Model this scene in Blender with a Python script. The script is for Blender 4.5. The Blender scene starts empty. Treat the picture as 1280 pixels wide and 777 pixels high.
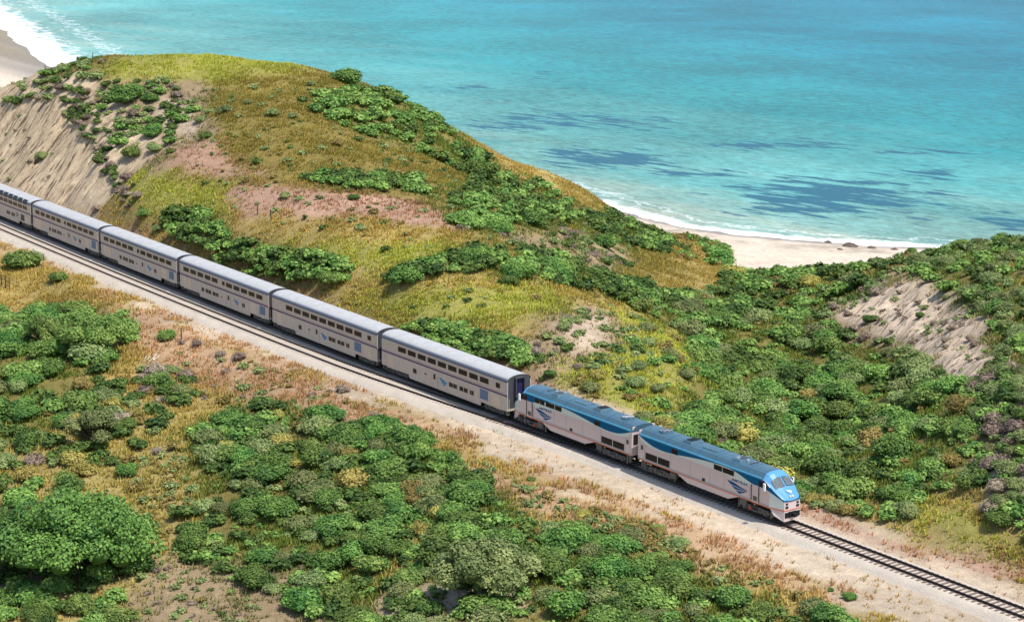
import bpy, bmesh, math, random
import numpy as np
from mathutils import Matrix, Vector, noise as mnoise

R = math.radians
rng = np.random.default_rng(7)
random.seed(7)
scene = bpy.context.scene
COL = scene.collection

# ------------------------------------------------------------------ camera
CAM = np.array([151.0537, -125.6048, 60.6394])
YAW, PITCH, ROLL, FPX = 0.944937, -0.225234, 0.005054, 2591.98
FW = np.array([-math.sin(YAW) * math.cos(PITCH), math.cos(YAW) * math.cos(PITCH), math.sin(PITCH)])
_r = np.cross(FW, [0, 0, 1]); _r /= np.linalg.norm(_r); _u = np.cross(_r, FW)
RT = _r * math.cos(ROLL) + _u * math.sin(ROLL)
UP = _u * math.cos(ROLL) - _r * math.sin(ROLL)
cam_data = bpy.data.cameras.new('camera')
cam_data.sensor_width = 36.0
cam_data.lens = FPX / 1280.0 * 36.0
cam_data.clip_start = 1.0
cam_data.clip_end = 30000.0
cam = bpy.data.objects.new('camera', cam_data)
COL.objects.link(cam)
m = Matrix.Identity(4)
for i in range(3):
    m[i][0], m[i][1], m[i][2], m[i][3] = RT[i], UP[i], -FW[i], CAM[i]
cam.matrix_world = m
scene.camera = cam

# ------------------------------------------------------------------ daylight
SUN = Vector((2.0, 0.62, 4.25)).normalized()
sun_data = bpy.data.lights.new('sun', 'SUN')
sun_data.energy = 4.3
sun_data.angle = R(0.5)
sun_data.color = (1.0, 0.955, 0.88)
sun = bpy.data.objects.new('sun', sun_data)
COL.objects.link(sun)
sun.location = (0, 0, 120)
sun.rotation_euler = SUN.to_track_quat('Z', 'Y').to_euler()
world = bpy.data.worlds.new('World')
scene.world = world
world.use_nodes = True
wn = world.node_tree
sky = wn.nodes.new('ShaderNodeTexSky')
sky.sky_type = 'NISHITA'
sky.sun_disc = False
sky.sun_elevation = math.asin(SUN.z)
sky.sun_rotation = math.atan2(SUN.x, SUN.y)
sky.altitude = 60
wn.links.new(sky.outputs[0], wn.nodes['Background'].inputs[0])
wn.nodes['Background'].inputs[1].default_value = 0.15
scene.view_settings.view_transform = 'Standard'
scene.view_settings.look = 'None'
scene.view_settings.exposure = 0.45
scene.view_settings.gamma = 1.0

# ------------------------------------------------------------------ helpers
def srgb(r, g, b, k=1.0):
    f = lambda c: (c / 255 / 12.92) if c <= 10 else ((c / 255 + 0.055) / 1.055) ** 2.4
    return (f(r) * k, f(g) * k, f(b) * k)

def project(X):
    d = np.asarray(X, float) - CAM
    z = d @ FW
    z = np.where(np.abs(z) < 1e-3, 1e-3, z)
    return 640 + FPX * (d @ RT) / z, 388.5 - FPX * (d @ UP) / z, z

def ray(px, py):
    px = np.asarray(px, float)[..., None]; py = np.asarray(py, float)[..., None]
    return FW + RT * (px - 640) / FPX + UP * (388.5 - py) / FPX

def on_z(px, py, z):
    d = ray(px, py); return CAM + d * ((z - CAM[2]) / d[..., 2])[..., None]

def on_y(px, py, y):
    d = ray(px, py); return CAM + d * ((y - CAM[1]) / d[..., 1])[..., None]

def inpoly(px, py, poly):
    res = np.zeros(px.shape, bool)
    n = len(poly)
    for i in range(n):
        x0, y0 = poly[i]; x1, y1 = poly[(i + 1) % n]
        if y0 == y1: continue
        c = ((y0 > py) != (y1 > py)) & (px < (x1 - x0) * (py - y0) / (y1 - y0) + x0)
        res ^= c
    return res

def fbm(x, y, scale, octaves=4, seed=0, gain=0.5):
    """value noise on arrays"""
    out = np.zeros_like(x, float); amp = 1.0; tot = 0
    for o in range(octaves):
        f = (2 ** o) / scale
        X = x * f + 37.7 * seed + 11.3 * o; Y = y * f - 19.1 * seed + 7.9 * o
        xi = np.floor(X).astype(np.int64); yi = np.floor(Y).astype(np.int64)
        fx = X - xi; fy = Y - yi
        fx = fx * fx * (3 - 2 * fx); fy = fy * fy * (3 - 2 * fy)
        def h(a, b):
            n = (a * 374761393 + b * 668265263 + (seed * 31 + o) * 974711) & 0x7fffffff
            n = ((n ^ (n >> 13)) * 1274126177) & 0x7fffffff
            return ((n ^ (n >> 16)) & 0xffff) / 65535.0
        v = (h(xi, yi) * (1 - fx) + h(xi + 1, yi) * fx) * (1 - fy) + (h(xi, yi + 1) * (1 - fx) + h(xi + 1, yi + 1) * fx) * fy
        out += amp * v; tot += amp; amp *= gain
    return out / tot

def sstep(a, b, x):
    t = np.clip((x - a) / (b - a), 0, 1); return t * t * (3 - 2 * t)

def tag(o, label=None, cat=None, group=None, kind=None):
    if label: o['label'] = label
    if cat: o['category'] = cat
    if group: o['group'] = group
    if kind: o['kind'] = kind
    return o

def empty(name, loc=(0, 0, 0), rz=0.0):
    o = bpy.data.objects.new(name, None); COL.objects.link(o)
    o.empty_display_size = 0.5
    o.location = loc; o.rotation_euler = (0, 0, rz); return o

def link(name, me, parent=None, loc=(0, 0, 0), rz=0.0):
    o = bpy.data.objects.new(name, me); COL.objects.link(o)
    o.parent = parent; o.location = loc; o.rotation_euler = (0, 0, rz); return o

def np_mesh(name, V, F, mat, smooth=False, attrs=None):
    """V (n,3), F (m,k) arrays -> mesh"""
    V = np.ascontiguousarray(V, np.float32); F = np.ascontiguousarray(F, np.int32)
    me = bpy.data.meshes.new(name)
    me.vertices.add(len(V)); me.vertices.foreach_set('co', V.ravel())
    k = F.shape[1]
    me.loops.add(F.size); me.loops.foreach_set('vertex_index', F.ravel())
    me.polygons.add(len(F)); me.polygons.foreach_set('loop_start', np.arange(0, F.size, k, dtype=np.int32))
    try: me.polygons.foreach_set('loop_total', np.full(len(F), k, np.int32))
    except Exception: pass
    if smooth: me.polygons.foreach_set('use_smooth', np.ones(len(F), bool))
    me.update(calc_edges=True)
    for nm, a in (attrs or {}).items():
        if a.ndim == 2:
            at = me.attributes.new(nm, 'FLOAT_COLOR', 'POINT')
            c = np.ones((len(V), 4), np.float32); c[:, :3] = a; at.data.foreach_set('color', c.ravel())
        else:
            at = me.attributes.new(nm, 'FLOAT', 'POINT'); at.data.foreach_set('value', a.astype(np.float32))
    if mat: me.materials.append(mat)
    return me

class MB:
    """collects simple solids into one mesh"""
    def __init__(self): self.v = []; self.f = []
    def add(self, vs, fs):
        b = len(self.v); self.v += [tuple(p) for p in vs]; self.f += [tuple(i + b for i in q) for q in fs]; return self
    def box(self, x0, x1, y0, y1, z0, z1):
        return self.add([(x0, y0, z0), (x1, y0, z0), (x1, y1, z0), (x0, y1, z0), (x0, y0, z1), (x1, y0, z1), (x1, y1, z1), (x0, y1, z1)],
                        [(0, 3, 2, 1), (4, 5, 6, 7), (0, 1, 5, 4), (1, 2, 6, 5), (2, 3, 7, 6), (3, 0, 4, 7)])
    def plate(self, pts, y0, y1):
        """polygon in (x,z) given thickness from y0 to y1"""
        n = len(pts)
        vs = [(x, y0, z) for x, z in pts] + [(x, y1, z) for x, z in pts]
        return self.add(vs, [tuple(range(n)), tuple(range(2 * n - 1, n - 1, -1))] + [(i, i + n, (i + 1) % n + n, (i + 1) % n) for i in range(n)])
    def prism(self, pts, x0, x1):
        """polygon in (y,z) pulled along x"""
        n = len(pts)
        vs = [(x0, y, z) for y, z in pts] + [(x1, y, z) for y, z in pts]
        return self.add(vs, [tuple(range(n)), tuple(range(2 * n - 1, n - 1, -1))] + [(i, i + n, (i + 1) % n + n, (i + 1) % n) for i in range(n)])
    def cyl(self, p, axis, r0, r1, h, n=14):
        a = {'x': 0, 'y': 1, 'z': 2}[axis]; b, c = [(1, 2), (2, 0), (0, 1)][a]
        vs = []
        for k, r in ((0, r0), (1, r1)):
            for i in range(n):
                q = [0, 0, 0]; t = 2 * math.pi * i / n
                q[a] = p[a] + k * h; q[b] = p[b] + r * math.cos(t); q[c] = p[c] + r * math.sin(t); vs.append(q)
        return self.add(vs, [tuple(range(n - 1, -1, -1)), tuple(range(n, 2 * n))] + [(i, (i + 1) % n, (i + 1) % n + n, i + n) for i in range(n)])
    def tube(self, a, b, r, n=6):
        a = Vector(a); b = Vector(b); d = (b - a).normalized()
        p = d.orthogonal().normalized(); q = d.cross(p)
        vs = [c + p * r * math.cos(2 * math.pi * i / n) + q * r * math.sin(2 * math.pi * i / n) for c in (a, b) for i in range(n)]
        return self.add(vs, [tuple(range(n - 1, -1, -1)), tuple(range(n, 2 * n))] + [(i, (i + 1) % n, (i + 1) % n + n, i + n) for i in range(n)])
    def mesh(self, name, mat, bevel=0.0, smooth=False):
        bm = bmesh.new()
        vs = [bm.verts.new(p) for p in self.v]
        for q in self.f:
            try: bm.faces.new([vs[i] for i in q])
            except ValueError: pass
        bmesh.ops.recalc_face_normals(bm, faces=bm.faces)
        if bevel > 0:
            bmesh.ops.bevel(bm, geom=[e for e in bm.edges if e.is_manifold and e.calc_face_angle(0) > 0.5], offset=bevel, segments=2, affect='EDGES', profile=0.6)
        me = bpy.data.meshes.new(name); bm.to_mesh(me); bm.free()
        if smooth:
            for p in me.polygons: p.use_smooth = True
        me.materials.append(mat); return me
    def obj(self, name, mat, parent=None, **k):
        loc = k.pop('loc', (0, 0, 0)); rz = k.pop('rz', 0.0)
        return link(name, self.mesh(name, mat, **k), parent, loc, rz)

def kids(o): return list(o.children)
def copy_tree(o, parent=None, name=None):
    c = o.copy(); COL.objects.link(c); c.parent = parent
    if name: c.name = name
    for ch in kids(o): copy_tree(ch, c)
    return c

# ------------------------------------------------------------------ materials
def new_mat(name):
    mt = bpy.data.materials.new(name); mt.use_nodes = True
    nt = mt.node_tree; return mt, nt, nt.nodes['Principled BSDF']

def N(nt, typ, **kw):
    n = nt.nodes.new(typ)
    for k, v in kw.items():
        if k in n.inputs.keys(): n.inputs[k].default_value = v
        else: setattr(n, k, v)
    return n

def noise_node(nt, scale, detail=4, rough=0.55, vec=None):
    n = N(nt, 'ShaderNodeTexNoise'); n.inputs['Scale'].default_value = scale
    n.inputs['Detail'].default_value = detail; n.inputs['Roughness'].default_value = rough
    if vec is not None: nt.links.new(vec, n.inputs['Vector'])
    return n

def mixc(nt, a, b, fac, mode='MIX'):
    n = N(nt, 'ShaderNodeMix', data_type='RGBA', blend_type=mode)
    for s, v in ((n.inputs[0], fac), (n.inputs[6], a), (n.inputs[7], b)):
        if hasattr(v, 'is_linked') or hasattr(v, 'links'): nt.links.new(v, s)
        elif isinstance(v, (int, float)): s.default_value = v
        else: s.default_value = (*v[:3], 1)
    return n.outputs[2]

def ramp(nt, val, stops):
    n = N(nt, 'ShaderNodeValToRGB')
    e = n.color_ramp.elements
    while len(e) < len(stops): e.new(0.5)
    for q, (p, c) in zip(e, stops):
        q.position = p; q.color = (*c, 1) if len(c) == 3 else c
    nt.links.new(val, n.inputs[0]); return n.outputs[0]

def maprange(nt, val, a, b, c=0.0, d=1.0):
    n = N(nt, 'ShaderNodeMapRange'); n.inputs[1].default_value = a; n.inputs[2].default_value = b
    n.inputs[3].default_value = c; n.inputs[4].default_value = d
    nt.links.new(val, n.inputs[0]); return n.outputs[0]

def bump(nt, bs, h, strength=0.4, dist=0.1):
    b = N(nt, 'ShaderNodeBump'); b.inputs['Strength'].default_value = strength; b.inputs['Distance'].default_value = dist
    nt.links.new(h, b.inputs['Height']); nt.links.new(b.outputs[0], bs.inputs['Normal'])

def paint(name, col, rough=0.4, metal=0.0, dirt=0.25, scale=1.5, spec=0.22, streak=True):
    """weathered painted or bare metal: grime streaks run down the panel"""
    mt, nt, bs = new_mat(name)
    tc = N(nt, 'ShaderNodeTexCoord')
    mp = N(nt, 'ShaderNodeMapping'); nt.links.new(tc.outputs['Object'], mp.inputs[0])
    mp.inputs['Scale'].default_value = (3.0, 3.0, 0.5) if streak else (1, 1, 1)
    n1 = noise_node(nt, scale, 5, 0.6, mp.outputs[0])
    n2 = noise_node(nt, scale * 9, 3, 0.6, tc.outputs['Object'])
    f = N(nt, 'ShaderNodeMath', operation='MULTIPLY'); nt.links.new(n1.outputs[0], f.inputs[0]); nt.links.new(n2.outputs[0], f.inputs[1])
    fac = maprange(nt, f.outputs[0], 0.12, 0.42, 0.0, dirt)
    dark = tuple(c * 0.45 + 0.02 for c in col)
    c = mixc(nt, col, dark, fac)
    nt.links.new(c, bs.inputs['Base Color'])
    bs.inputs['Metallic'].default_value = metal
    bs.inputs['Specular IOR Level'].default_value = spec
    r = maprange(nt, n1.outputs[0], 0.2, 0.8, rough - 0.08, rough + 0.15)
    nt.links.new(r, bs.inputs['Roughness'])
    return mt

def flat_mat(name, col, rough=0.6, metal=0.0, spec=0.4, var=0.3, scale=6.0):
    mt, nt, bs = new_mat(name)
    tc = N(nt, 'ShaderNodeTexCoord')
    n1 = noise_node(nt, scale, 4, 0.6, tc.outputs['Object'])
    c = mixc(nt, tuple(v * (1 - var) for v in col), tuple(v * (1 + var) for v in col), n1.outputs[0])
    nt.links.new(c, bs.inputs['Base Color'])
    bs.inputs['Roughness'].default_value = rough; bs.inputs['Metallic'].default_value = metal
    bs.inputs['Specular IOR Level'].default_value = spec
    return mt

M = {}
M['steel'] = paint('brushed_steel_side', srgb(200, 186, 174), 0.5, 0.15, 0.6, 3.2)
M['roof_edge'] = paint('blue_grey_roof_edge', srgb(104, 112, 128), 0.5, 0.0, 0.3)  # darker blue-grey paints in the shading of the curved eave
M['roof_grey'] = paint('pale_roof_metal', srgb(172, 172, 172), 0.6, 0.0, 0.5, 1.4, streak=False)
M['dark_end'] = flat_mat('dark_end_metal', srgb(62, 64, 68), 0.6)
M['black'] = flat_mat('deep_black', (0.012, 0.012, 0.013), 0.75, spec=0.2)  # near-black; on the undercarriage it paints in the shade below the train
M['bogie'] = flat_mat('bogie_grey', srgb(92, 88, 84), 0.7, 0.0, var=0.6)  # bogie and wheel tones lowered to paint in underside shade
M['wheel'] = flat_mat('wheel_steel', srgb(50, 46, 44), 0.5, 0.4)
M['glass'] = flat_mat('tinted_window_glass', srgb(30, 25, 28), 0.3, spec=0.2, var=0.25, scale=0.7)
M['screen'] = flat_mat('windscreen_glass', srgb(92, 100, 104), 0.6, spec=0.1, var=0.35, scale=1.2)  # light grey puts the sky's reflection into the glass colour
M['dark_frame'] = flat_mat('black_window_rubber', srgb(22, 24, 30), 0.5)
M['glass_black'] = flat_mat('black_window_glass', srgb(8, 10, 16), 0.3, spec=0.2, var=0.2, scale=0.7)
M['frame'] = paint('window_frame_metal', srgb(205, 188, 172), 0.45, 0.3, 0.25)
M['purple'] = paint('purple_stripe_paint', srgb(48, 40, 96), 0.5, 0.0, 0.2, spec=0.06)
M['rose'] = paint('red_stripe_paint', srgb(168, 110, 112), 0.45, 0.0, 0.25)
M['panel_blue'] = paint('slate_blue_panel', srgb(98, 116, 142), 0.5, 0.0, 0.3)
M['violet_door'] = paint('violet_end_door', srgb(40, 34, 76), 0.5, 0.0, 0.2)
M['emblem'] = paint('emblem_blue_paint', srgb(0, 84, 126), 0.5, 0.0, 0.1, spec=0.05)
M['emblem_light'] = paint('emblem_sky_blue_paint', srgb(0, 118, 170), 0.5, 0.0, 0.1, spec=0.05)
M['mauve'] = paint('mauve_silver_paint', srgb(206, 188, 186), 0.32, 0.12, 0.14)
M['pale'] = paint('pale_silver_paint', srgb(204, 214, 208), 0.32, 0.12, 0.14)
M['grey_band'] = paint('grey_band_paint', srgb(160, 164, 170), 0.35, 0.1, 0.2)
M['loco_blue'] = paint('deep_blue_paint', srgb(0, 88, 128), 0.5, 0.0, 0.15, spec=0.06)
M['loco_roof'] = paint('faded_blue_roof_paint', srgb(66, 98, 114), 0.36, 0.0, 0.6, 1.1, spec=0.4, streak=False)
M['edge_blue'] = paint('sky_blue_edge_paint', srgb(66, 130, 160), 0.35, 0.0, 0.2)
M['nose_blue'] = paint('bright_sky_blue_nose', srgb(84, 142, 184), 0.3, 0.0, 0.12)
M['orange'] = paint('orange_stripe_paint', srgb(214, 112, 62), 0.4, 0.0, 0.15)
M['white'] = paint('white_painted_metal', srgb(232, 232, 228), 0.4, 0.0, 0.15)
M['lamp'] = flat_mat('lamp_lens', srgb(225, 215, 190), 0.15, spec=0.7, var=0.1)
M['red'] = flat_mat('red_painted_cap', srgb(200, 40, 46), 0.5)
M['chrome'] = flat_mat('fan_metal', srgb(196, 204, 208), 0.3, 0.6, var=0.3)
M['rail'] = flat_mat('rusty_rail_steel', srgb(44, 36, 34), 0.55, 0.25, var=0.4, scale=2.0)
M['sleeper'] = flat_mat('weathered_sleeper_wood', srgb(112, 96, 88), 0.9, spec=0.15, var=0.45, scale=3.0)
M['post'] = flat_mat('grey_post_wood', srgb(84, 72, 62), 0.9, spec=0.15, var=0.4, scale=5.0)
M['dead_wood'] = flat_mat('bleached_dead_wood', srgb(214, 204, 188), 0.9, spec=0.15, var=0.2)
M['trunk'] = flat_mat('bark', srgb(92, 76, 60), 0.95, spec=0.1, var=0.4, scale=4.0)
M['rock'] = flat_mat('dark_beach_rock', srgb(92, 78, 70), 0.85, spec=0.25, var=0.5, scale=1.2)

# ------------------------------------------------------------------ line of the railway
K1, K2 = 0.00020714, 0.00016366
def yc(s):
    s = np.asarray(s, float)
    return 0.5 * K1 * np.minimum(s + 30, 0) ** 2 + 0.5 * K2 * np.maximum(s - 22, 0) ** 2
def yaw_at(s): return math.atan(float((yc(s + 0.5) - yc(s - 0.5))))
SID_S = [-400, -110, -80, -65, -52, -45, -38, -28, -20, -10, 0, 6]
SID_O = [-3.85, -3.8, -3.65, -3.52, -3.3, -2.98, -2.52, -1.86, -1.2, -0.52, -0.1, 0.0]
def sid(s): return np.interp(s, SID_S, SID_O)

# ------------------------------------------------------------------ terrain heights
Z_SEA = -22.0
SHORE = [(-1500, 452), (-1100, 338), (-862, 263), (-703.7, 220), (-559.6, 180), (-430, 164), (-300, 162), (-239, 165), (-215, 165), (-187, 163.8), (-171.7, 168.5),
         (-157.8, 176.2), (-147, 184), (-136, 194), (-122.7, 201), (-60, 238), (60, 300), (300, 430), (900, 760)]
def shore_dist(x, y):
    """signed distance, positive towards the land"""
    best = np.full(x.shape, 1e9); sgn = np.ones(x.shape)
    for (x0, y0), (x1, y1) in zip(SHORE[:-1], SHORE[1:]):
        dx, dy = x1 - x0, y1 - y0; L = dx * dx + dy * dy
        t = np.clip(((x - x0) * dx + (y - y0) * dy) / L, 0, 1)
        ex = x - (x0 + t * dx); ey = y - (y0 + t * dy); d = np.hypot(ex, ey)
        s = np.where(dx * ey - dy * ex > 0, -1.0, 1.0)
        up = d < best - 1e-6
        best = np.where(up, d, best); sgn = np.where(up, s, sgn)
    return best * sgn

CTRL = []   # (x, y, z): read off the slope lines of the place
def cy(px, py, y):
    p = on_y(px, py, y); CTRL.append((p[0], p[1], p[2])); return p
crest = []
for a in ((0, 118, 30), (60, 104, 33), (115, 97, 39), (200, 87, 48), (300, 84, 58), (400, 92, 66), (450, 103, 70), (520, 144, 80), (560, 173, 86),
          (620, 202, 95), (680, 213, 105), (740, 264, 118), (790, 288, 132), (840, 301, 144)):
    crest.append(cy(*a))
for p in crest[:-2]:
    CTRL.append((p[0] - 8, p[1] + 22, p[2] - 15)); CTRL.append((p[0] - 14, p[1] + 48, min(p[2] - 26, -16)))
for a in ((0, 125, 22), (35, 118, 23), (70, 112, 24), (100, 150, 18), (120, 190, 14), (150, 235, 12), (165, 262, 9.5), (200, 130, 30), (200, 200, 20), (200, 250, 13),
          (245, 300, 8.5), (300, 110, 44), (300, 150, 32), (300, 210, 23), (300, 260, 15), (300, 320, 9.5), (400, 140, 45), (400, 190, 33), (400, 250, 21),
          (400, 300, 14.5), (400, 350, 10), (500, 200, 48), (500, 250, 32), (500, 300, 21), (500, 350, 14), (500, 400, 9.5), (600, 250, 45), (600, 300, 30),
          (600, 350, 21), (600, 400, 13), (600, 440, 9), (700, 300, 55), (700, 350, 33), (700, 380, 26), (700, 400, 20), (700, 450, 12),
          (740, 300, 75), (800, 330, 82), (740, 380, 39), (770, 385, 36), (800, 400, 38), (800, 450, 22), (800, 500, 14), (850, 440, 25), (870, 340, 100),
          (900, 340, 122), (900, 400, 75), (900, 450, 50), (900, 500, 29), (900, 550, 14), (950, 345, 138), (1000, 345, 140), (1000, 400, 96), (1000, 450, 72),
          (1000, 500, 52), (1000, 560, 33), (1000, 600, 17), (1100, 620, 12), (1100, 560, 28), (1100, 500, 48), (1100, 450, 69), (1100, 400, 83), (1100, 358, 95),
          (1100, 330, 118), (1110, 326, 123), (1180, 316, 125), (1240, 307, 122), (1280, 304, 122), (1160, 362, 88), (1215, 400, 69), (1240, 450, 50),
          (1150, 440, 64), (1190, 480, 46), (1220, 540, 28), (1280, 350, 85), (1280, 420, 52), (1280, 500, 30), (1280, 560, 21), (1280, 620, 14), (1200, 620, 13),
          (1280, 690, 10), (1150, 642, 9.5),
          (0, 330, -12), (0, 420, -27), (0, 520, -39), (0, 620, -48), (0, 777, -60), (200, 420, -12), (200, 520, -27), (200, 620, -36), (200, 777, -50),
          (400, 520, -16), (400, 600, -24.5), (400, 700, -33), (400, 777, -40), (600, 565, -10), (600, 620, -17), (600, 700, -26), (600, 777, -33),
          (800, 645, -9.5), (800, 700, -15.5), (800, 777, -24), (1000, 705, -6.5), (1000, 777, -13), (1150, 777, -7)):
    cy(*a)
def on_face(px, py):
    lo, hi = 6.0, 40.0                       # the cut face climbs from the ditch beside the line
    for _ in range(30):
        y = 0.5 * (lo + hi); p = on_y(px, py, y)
        if p[2] > 0.9 * (y - 6.5 - float(yc(p[0]))): lo = y
        else: hi = y
    return p
for a in ((0, 150), (0, 180), (0, 212), (40, 140), (40, 185), (40, 222), (80, 165), (80, 200), (80, 232), (110, 200), (110, 240), (132, 228), (134, 256)):
    p = on_face(*a); CTRL.append((p[0], p[1], p[2]))
for x in range(-250, -50, 10):
    CTRL.append((x, float(yc(x)) + 6.2, -0.4))
CTRL += [(-230, 24, 11), (-300, 24, 6), (-300, 60, -2), (-420, 30, 2), (-420, 90, -16), (-600, 30, 0), (-600, 120, -20), (-900, 0, 0), (-300, -60, -7), (-600, -60, -6),
         (-160, -90, -10), (-60, -90, -9), (40, -60, -6), (120, -30, -3), (120, 12, 1), (120, 40, 8), (60, 30, 8), (60, 70, 8), (120, 120, 6), (0, 135, 2), (-10, 170, -12),
         (60, 160, 2), (60, 205, -14), (160, 200, 2), (300, 20, 0), (300, 120, 8), (300, -90, -6), (0, -200, -14), (-300, -250, -16), (300, -250, -12), (900, 300, 5), (900, -300, 0), (-900, -300, -5),
         (-55, 160, -15), (-90, 152, -18), (-120, 150, -20), (-250, 130, -18), (-330, 130, -20)]
CTRL = np.array(CTRL)
def _ker(d2): return np.sqrt(d2 + 7.0 ** 2)
_n = len(CTRL)
_A = np.zeros((_n + 3, _n + 3))
_d2 = ((CTRL[:, None, :2] - CTRL[None, :, :2]) ** 2).sum(-1)
_A[:_n, :_n] = _ker(_d2) - 0.35 * np.eye(_n)
_A[:_n, _n] = 1; _A[:_n, _n + 1:] = CTRL[:, :2]; _A[_n, :_n] = 1; _A[_n + 1:, :_n] = CTRL[:, :2].T
_w = np.linalg.solve(_A, np.concatenate([CTRL[:, 2], np.zeros(3)]))

def axis(lo, hi, step, out_lo, out_hi, grow=1.16):
    a = list(np.arange(lo, hi + 1e-6, step)); st = step; v = lo; left = []
    while v > out_lo: st *= grow; v -= st; left.append(v)
    st = step; v = hi; right = []
    while v < out_hi: st *= grow; v += st; right.append(v)
    return np.array(left[::-1] + a + right)

def axis2(knots, out_lo, out_hi):
    a = []
    for (lo, hi, st) in knots: a += list(np.arange(lo, hi - 1e-6, st))
    a.append(knots[-1][1])
    return np.concatenate([axis(a[0], a[0] + 1, knots[0][2], out_lo, -1e9)[:-2] if False else np.array(_grow(a[0], -knots[0][2], out_lo))[::-1], a, _grow(a[-1], knots[-1][2], out_hi)])
def _grow(v, st, end):
    out = []
    while (v < end) if st > 0 else (v > end): st *= 1.18; v += st; out.append(v)
    return np.array(out)
GX = axis2([(-262, 72, 0.74)], -2600, 1500)
GY = axis2([(-66, 84, 0.62), (84, 200, 0.95)], -900, 900)
XX, YY = np.meshgrid(GX, GY)

def rbf(x, y):
    out = np.empty(x.size); xf = x.ravel(); yf = y.ravel()
    for i in range(0, x.size, 20000):
        X = np.stack([xf[i:i + 20000], yf[i:i + 20000]], 1)
        d2 = ((X[:, None, :] - CTRL[None, :, :2]) ** 2).sum(-1)
        out[i:i + 20000] = _ker(d2) @ _w[:_n] + _w[_n] + X @ _w[_n + 1:]
    return out.reshape(x.shape)

SD = shore_dist(XX, YY)
ZZ = rbf(XX, YY)
REL = YY - yc(XX)                        # distance from the main track
far_land = np.clip((np.hypot(XX + 60, YY - 30) - 420) / 500, 0, 1)
ZZ = ZZ * (1 - far_land) + np.minimum(ZZ, -2) * far_land
# natural unevenness
off = sstep(9, 22, np.abs(REL + 2))
ZZ += off * ((fbm(XX, YY, 26, 3, 1) - 0.5) * 2.2 + (fbm(XX, YY, 7, 3, 2) - 0.5) * 1.0 + (fbm(XX, YY, 2.2, 2, 3) - 0.5) * 0.32)
# track bed
w = sstep(6.0, 14.0, np.where(REL > 0, REL, np.maximum(-REL - 6.0, 0) * 1.0 + 0.0))
bed = -0.72 - 0.02 * np.clip(-REL - 5, 0, 12) + (fbm(XX, YY, 3, 3, 5) - 0.5) * 0.16
w = np.where(REL > 0, sstep(5.2, 9.5, REL), sstep(9.5, 16.0, -REL))
ZZ = bed * (1 - w) + ZZ * w
# cut face rills and ledges by the line
cut = np.exp(-((XX + 192) / 46.0) ** 4) * sstep(5.4, 7.5, REL) * (1 - sstep(20, 27, REL + (fbm(XX, YY, 8, 3, 12) - .5) * 12))
BD = on_face(88, 170) - on_face(46, 216); BD /= np.linalg.norm(BD)          # the beds climb the face to the right
BN = np.cross(BD, [0, -0.67, 0.74]); BN /= np.linalg.norm(BN)
BU = XX * BN[0] + YY * BN[1] + ZZ * BN[2]; BV = XX * BD[0] + YY * BD[1] + ZZ * BD[2]
rill = fbm(BU, BV * 0.10, 1.9, 4, 8, 0.6) - 0.5
ZZ += cut * (rill * 3.4 + (fbm(XX, YY, 1.8, 2, 9) - 0.5) * 0.7 + (fbm(XX, YY, 9, 2, 10) - .5) * 1.6)
# beach and the sea bed
beach = np.where(SD > 0, Z_SEA + 0.055 * np.minimum(SD, 46), Z_SEA + 0.06 * np.maximum(SD, -120)) + (fbm(XX, YY, 5, 3, 11) - 0.5) * 0.22
land_ok = sstep(10, 32, SD)
ZZ = np.where(SD < 32, beach * (1 - land_ok) + np.maximum(ZZ, beach) * land_ok, np.maximum(ZZ, beach))
SANDY = sstep(1.1, 0.25, ZZ - beach)

def height(x, y):
    x = np.asarray(x, float); y = np.asarray(y, float)
    i = np.clip(np.searchsorted(GX, x) - 1, 0, len(GX) - 2); j = np.clip(np.searchsorted(GY, y) - 1, 0, len(GY) - 2)
    fx = np.clip((x - GX[i]) / (GX[i + 1] - GX[i]), 0, 1); fy = np.clip((y - GY[j]) / (GY[j + 1] - GY[j]), 0, 1)
    return (ZZ[j, i] * (1 - fx) + ZZ[j, i + 1] * fx) * (1 - fy) + (ZZ[j + 1, i] * (1 - fx) + ZZ[j + 1, i + 1] * fx) * fy

def ground(px, py):
    """first point where the sight line through a photo pixel meets the ground"""
    d = ray(px, py)
    t = np.arange(140, 560, 0.8)
    P = CAM + d * t[:, None]
    below = P[:, 2] <= height(P[:, 0], P[:, 1])
    if not below.any(): return None
    k = int(np.argmax(below)); a, b = t[max(k - 1, 0)], t[k]
    for _ in range(12):
        c = 0.5 * (a + b); q = CAM + d * c
        if q[2] <= height(q[0], q[1]): b = c
        else: a = c
    q = CAM + d * b
    return np.array([q[0], q[1], float(height(q[0], q[1]))])

# which ground cells the camera can see (used only to decide where plants are worth growing)
PX, PY, PD = project(np.stack([XX, YY, ZZ], -1))

# ------------------------------------------------------------------ ground cover map
#          ground colour        tuft colour        tufts per m2, height
COVER = {
 'gold':  ((198, 174, 108),  (206, 178, 94),  11, 0.45),
 'ylg':   ((182, 176, 94),  (204, 204, 86),  14, 0.42),
 'olive': ((164, 146, 82),  (176, 158, 76),  14, 0.42),
 'red':   ((214, 178, 140), (214, 170, 122), 6, 0.5),
 'sand':  ((226, 202, 176), (196, 176, 120), 1.2, 0.4),
 'pink':  ((212, 172, 146), (206, 158, 120), 4, 0.4),
 'green': ((150, 138, 78),  (126, 140, 60),  9, 0.5),
 'sage':  ((186, 162, 126), (150, 146, 92),  4, 0.45),
 'cliff': ((232, 210, 178), (170, 150, 100), 0.15, 0.4),
 'scarp': ((255, 232, 206), (200, 184, 136), 0.4, 0.4),
 'pale':  ((238, 216, 188), (210, 176, 118), 0.7, 0.32),
 'meadow':((196, 176, 112), (196, 178, 92),  7, 0.5),
}
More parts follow.
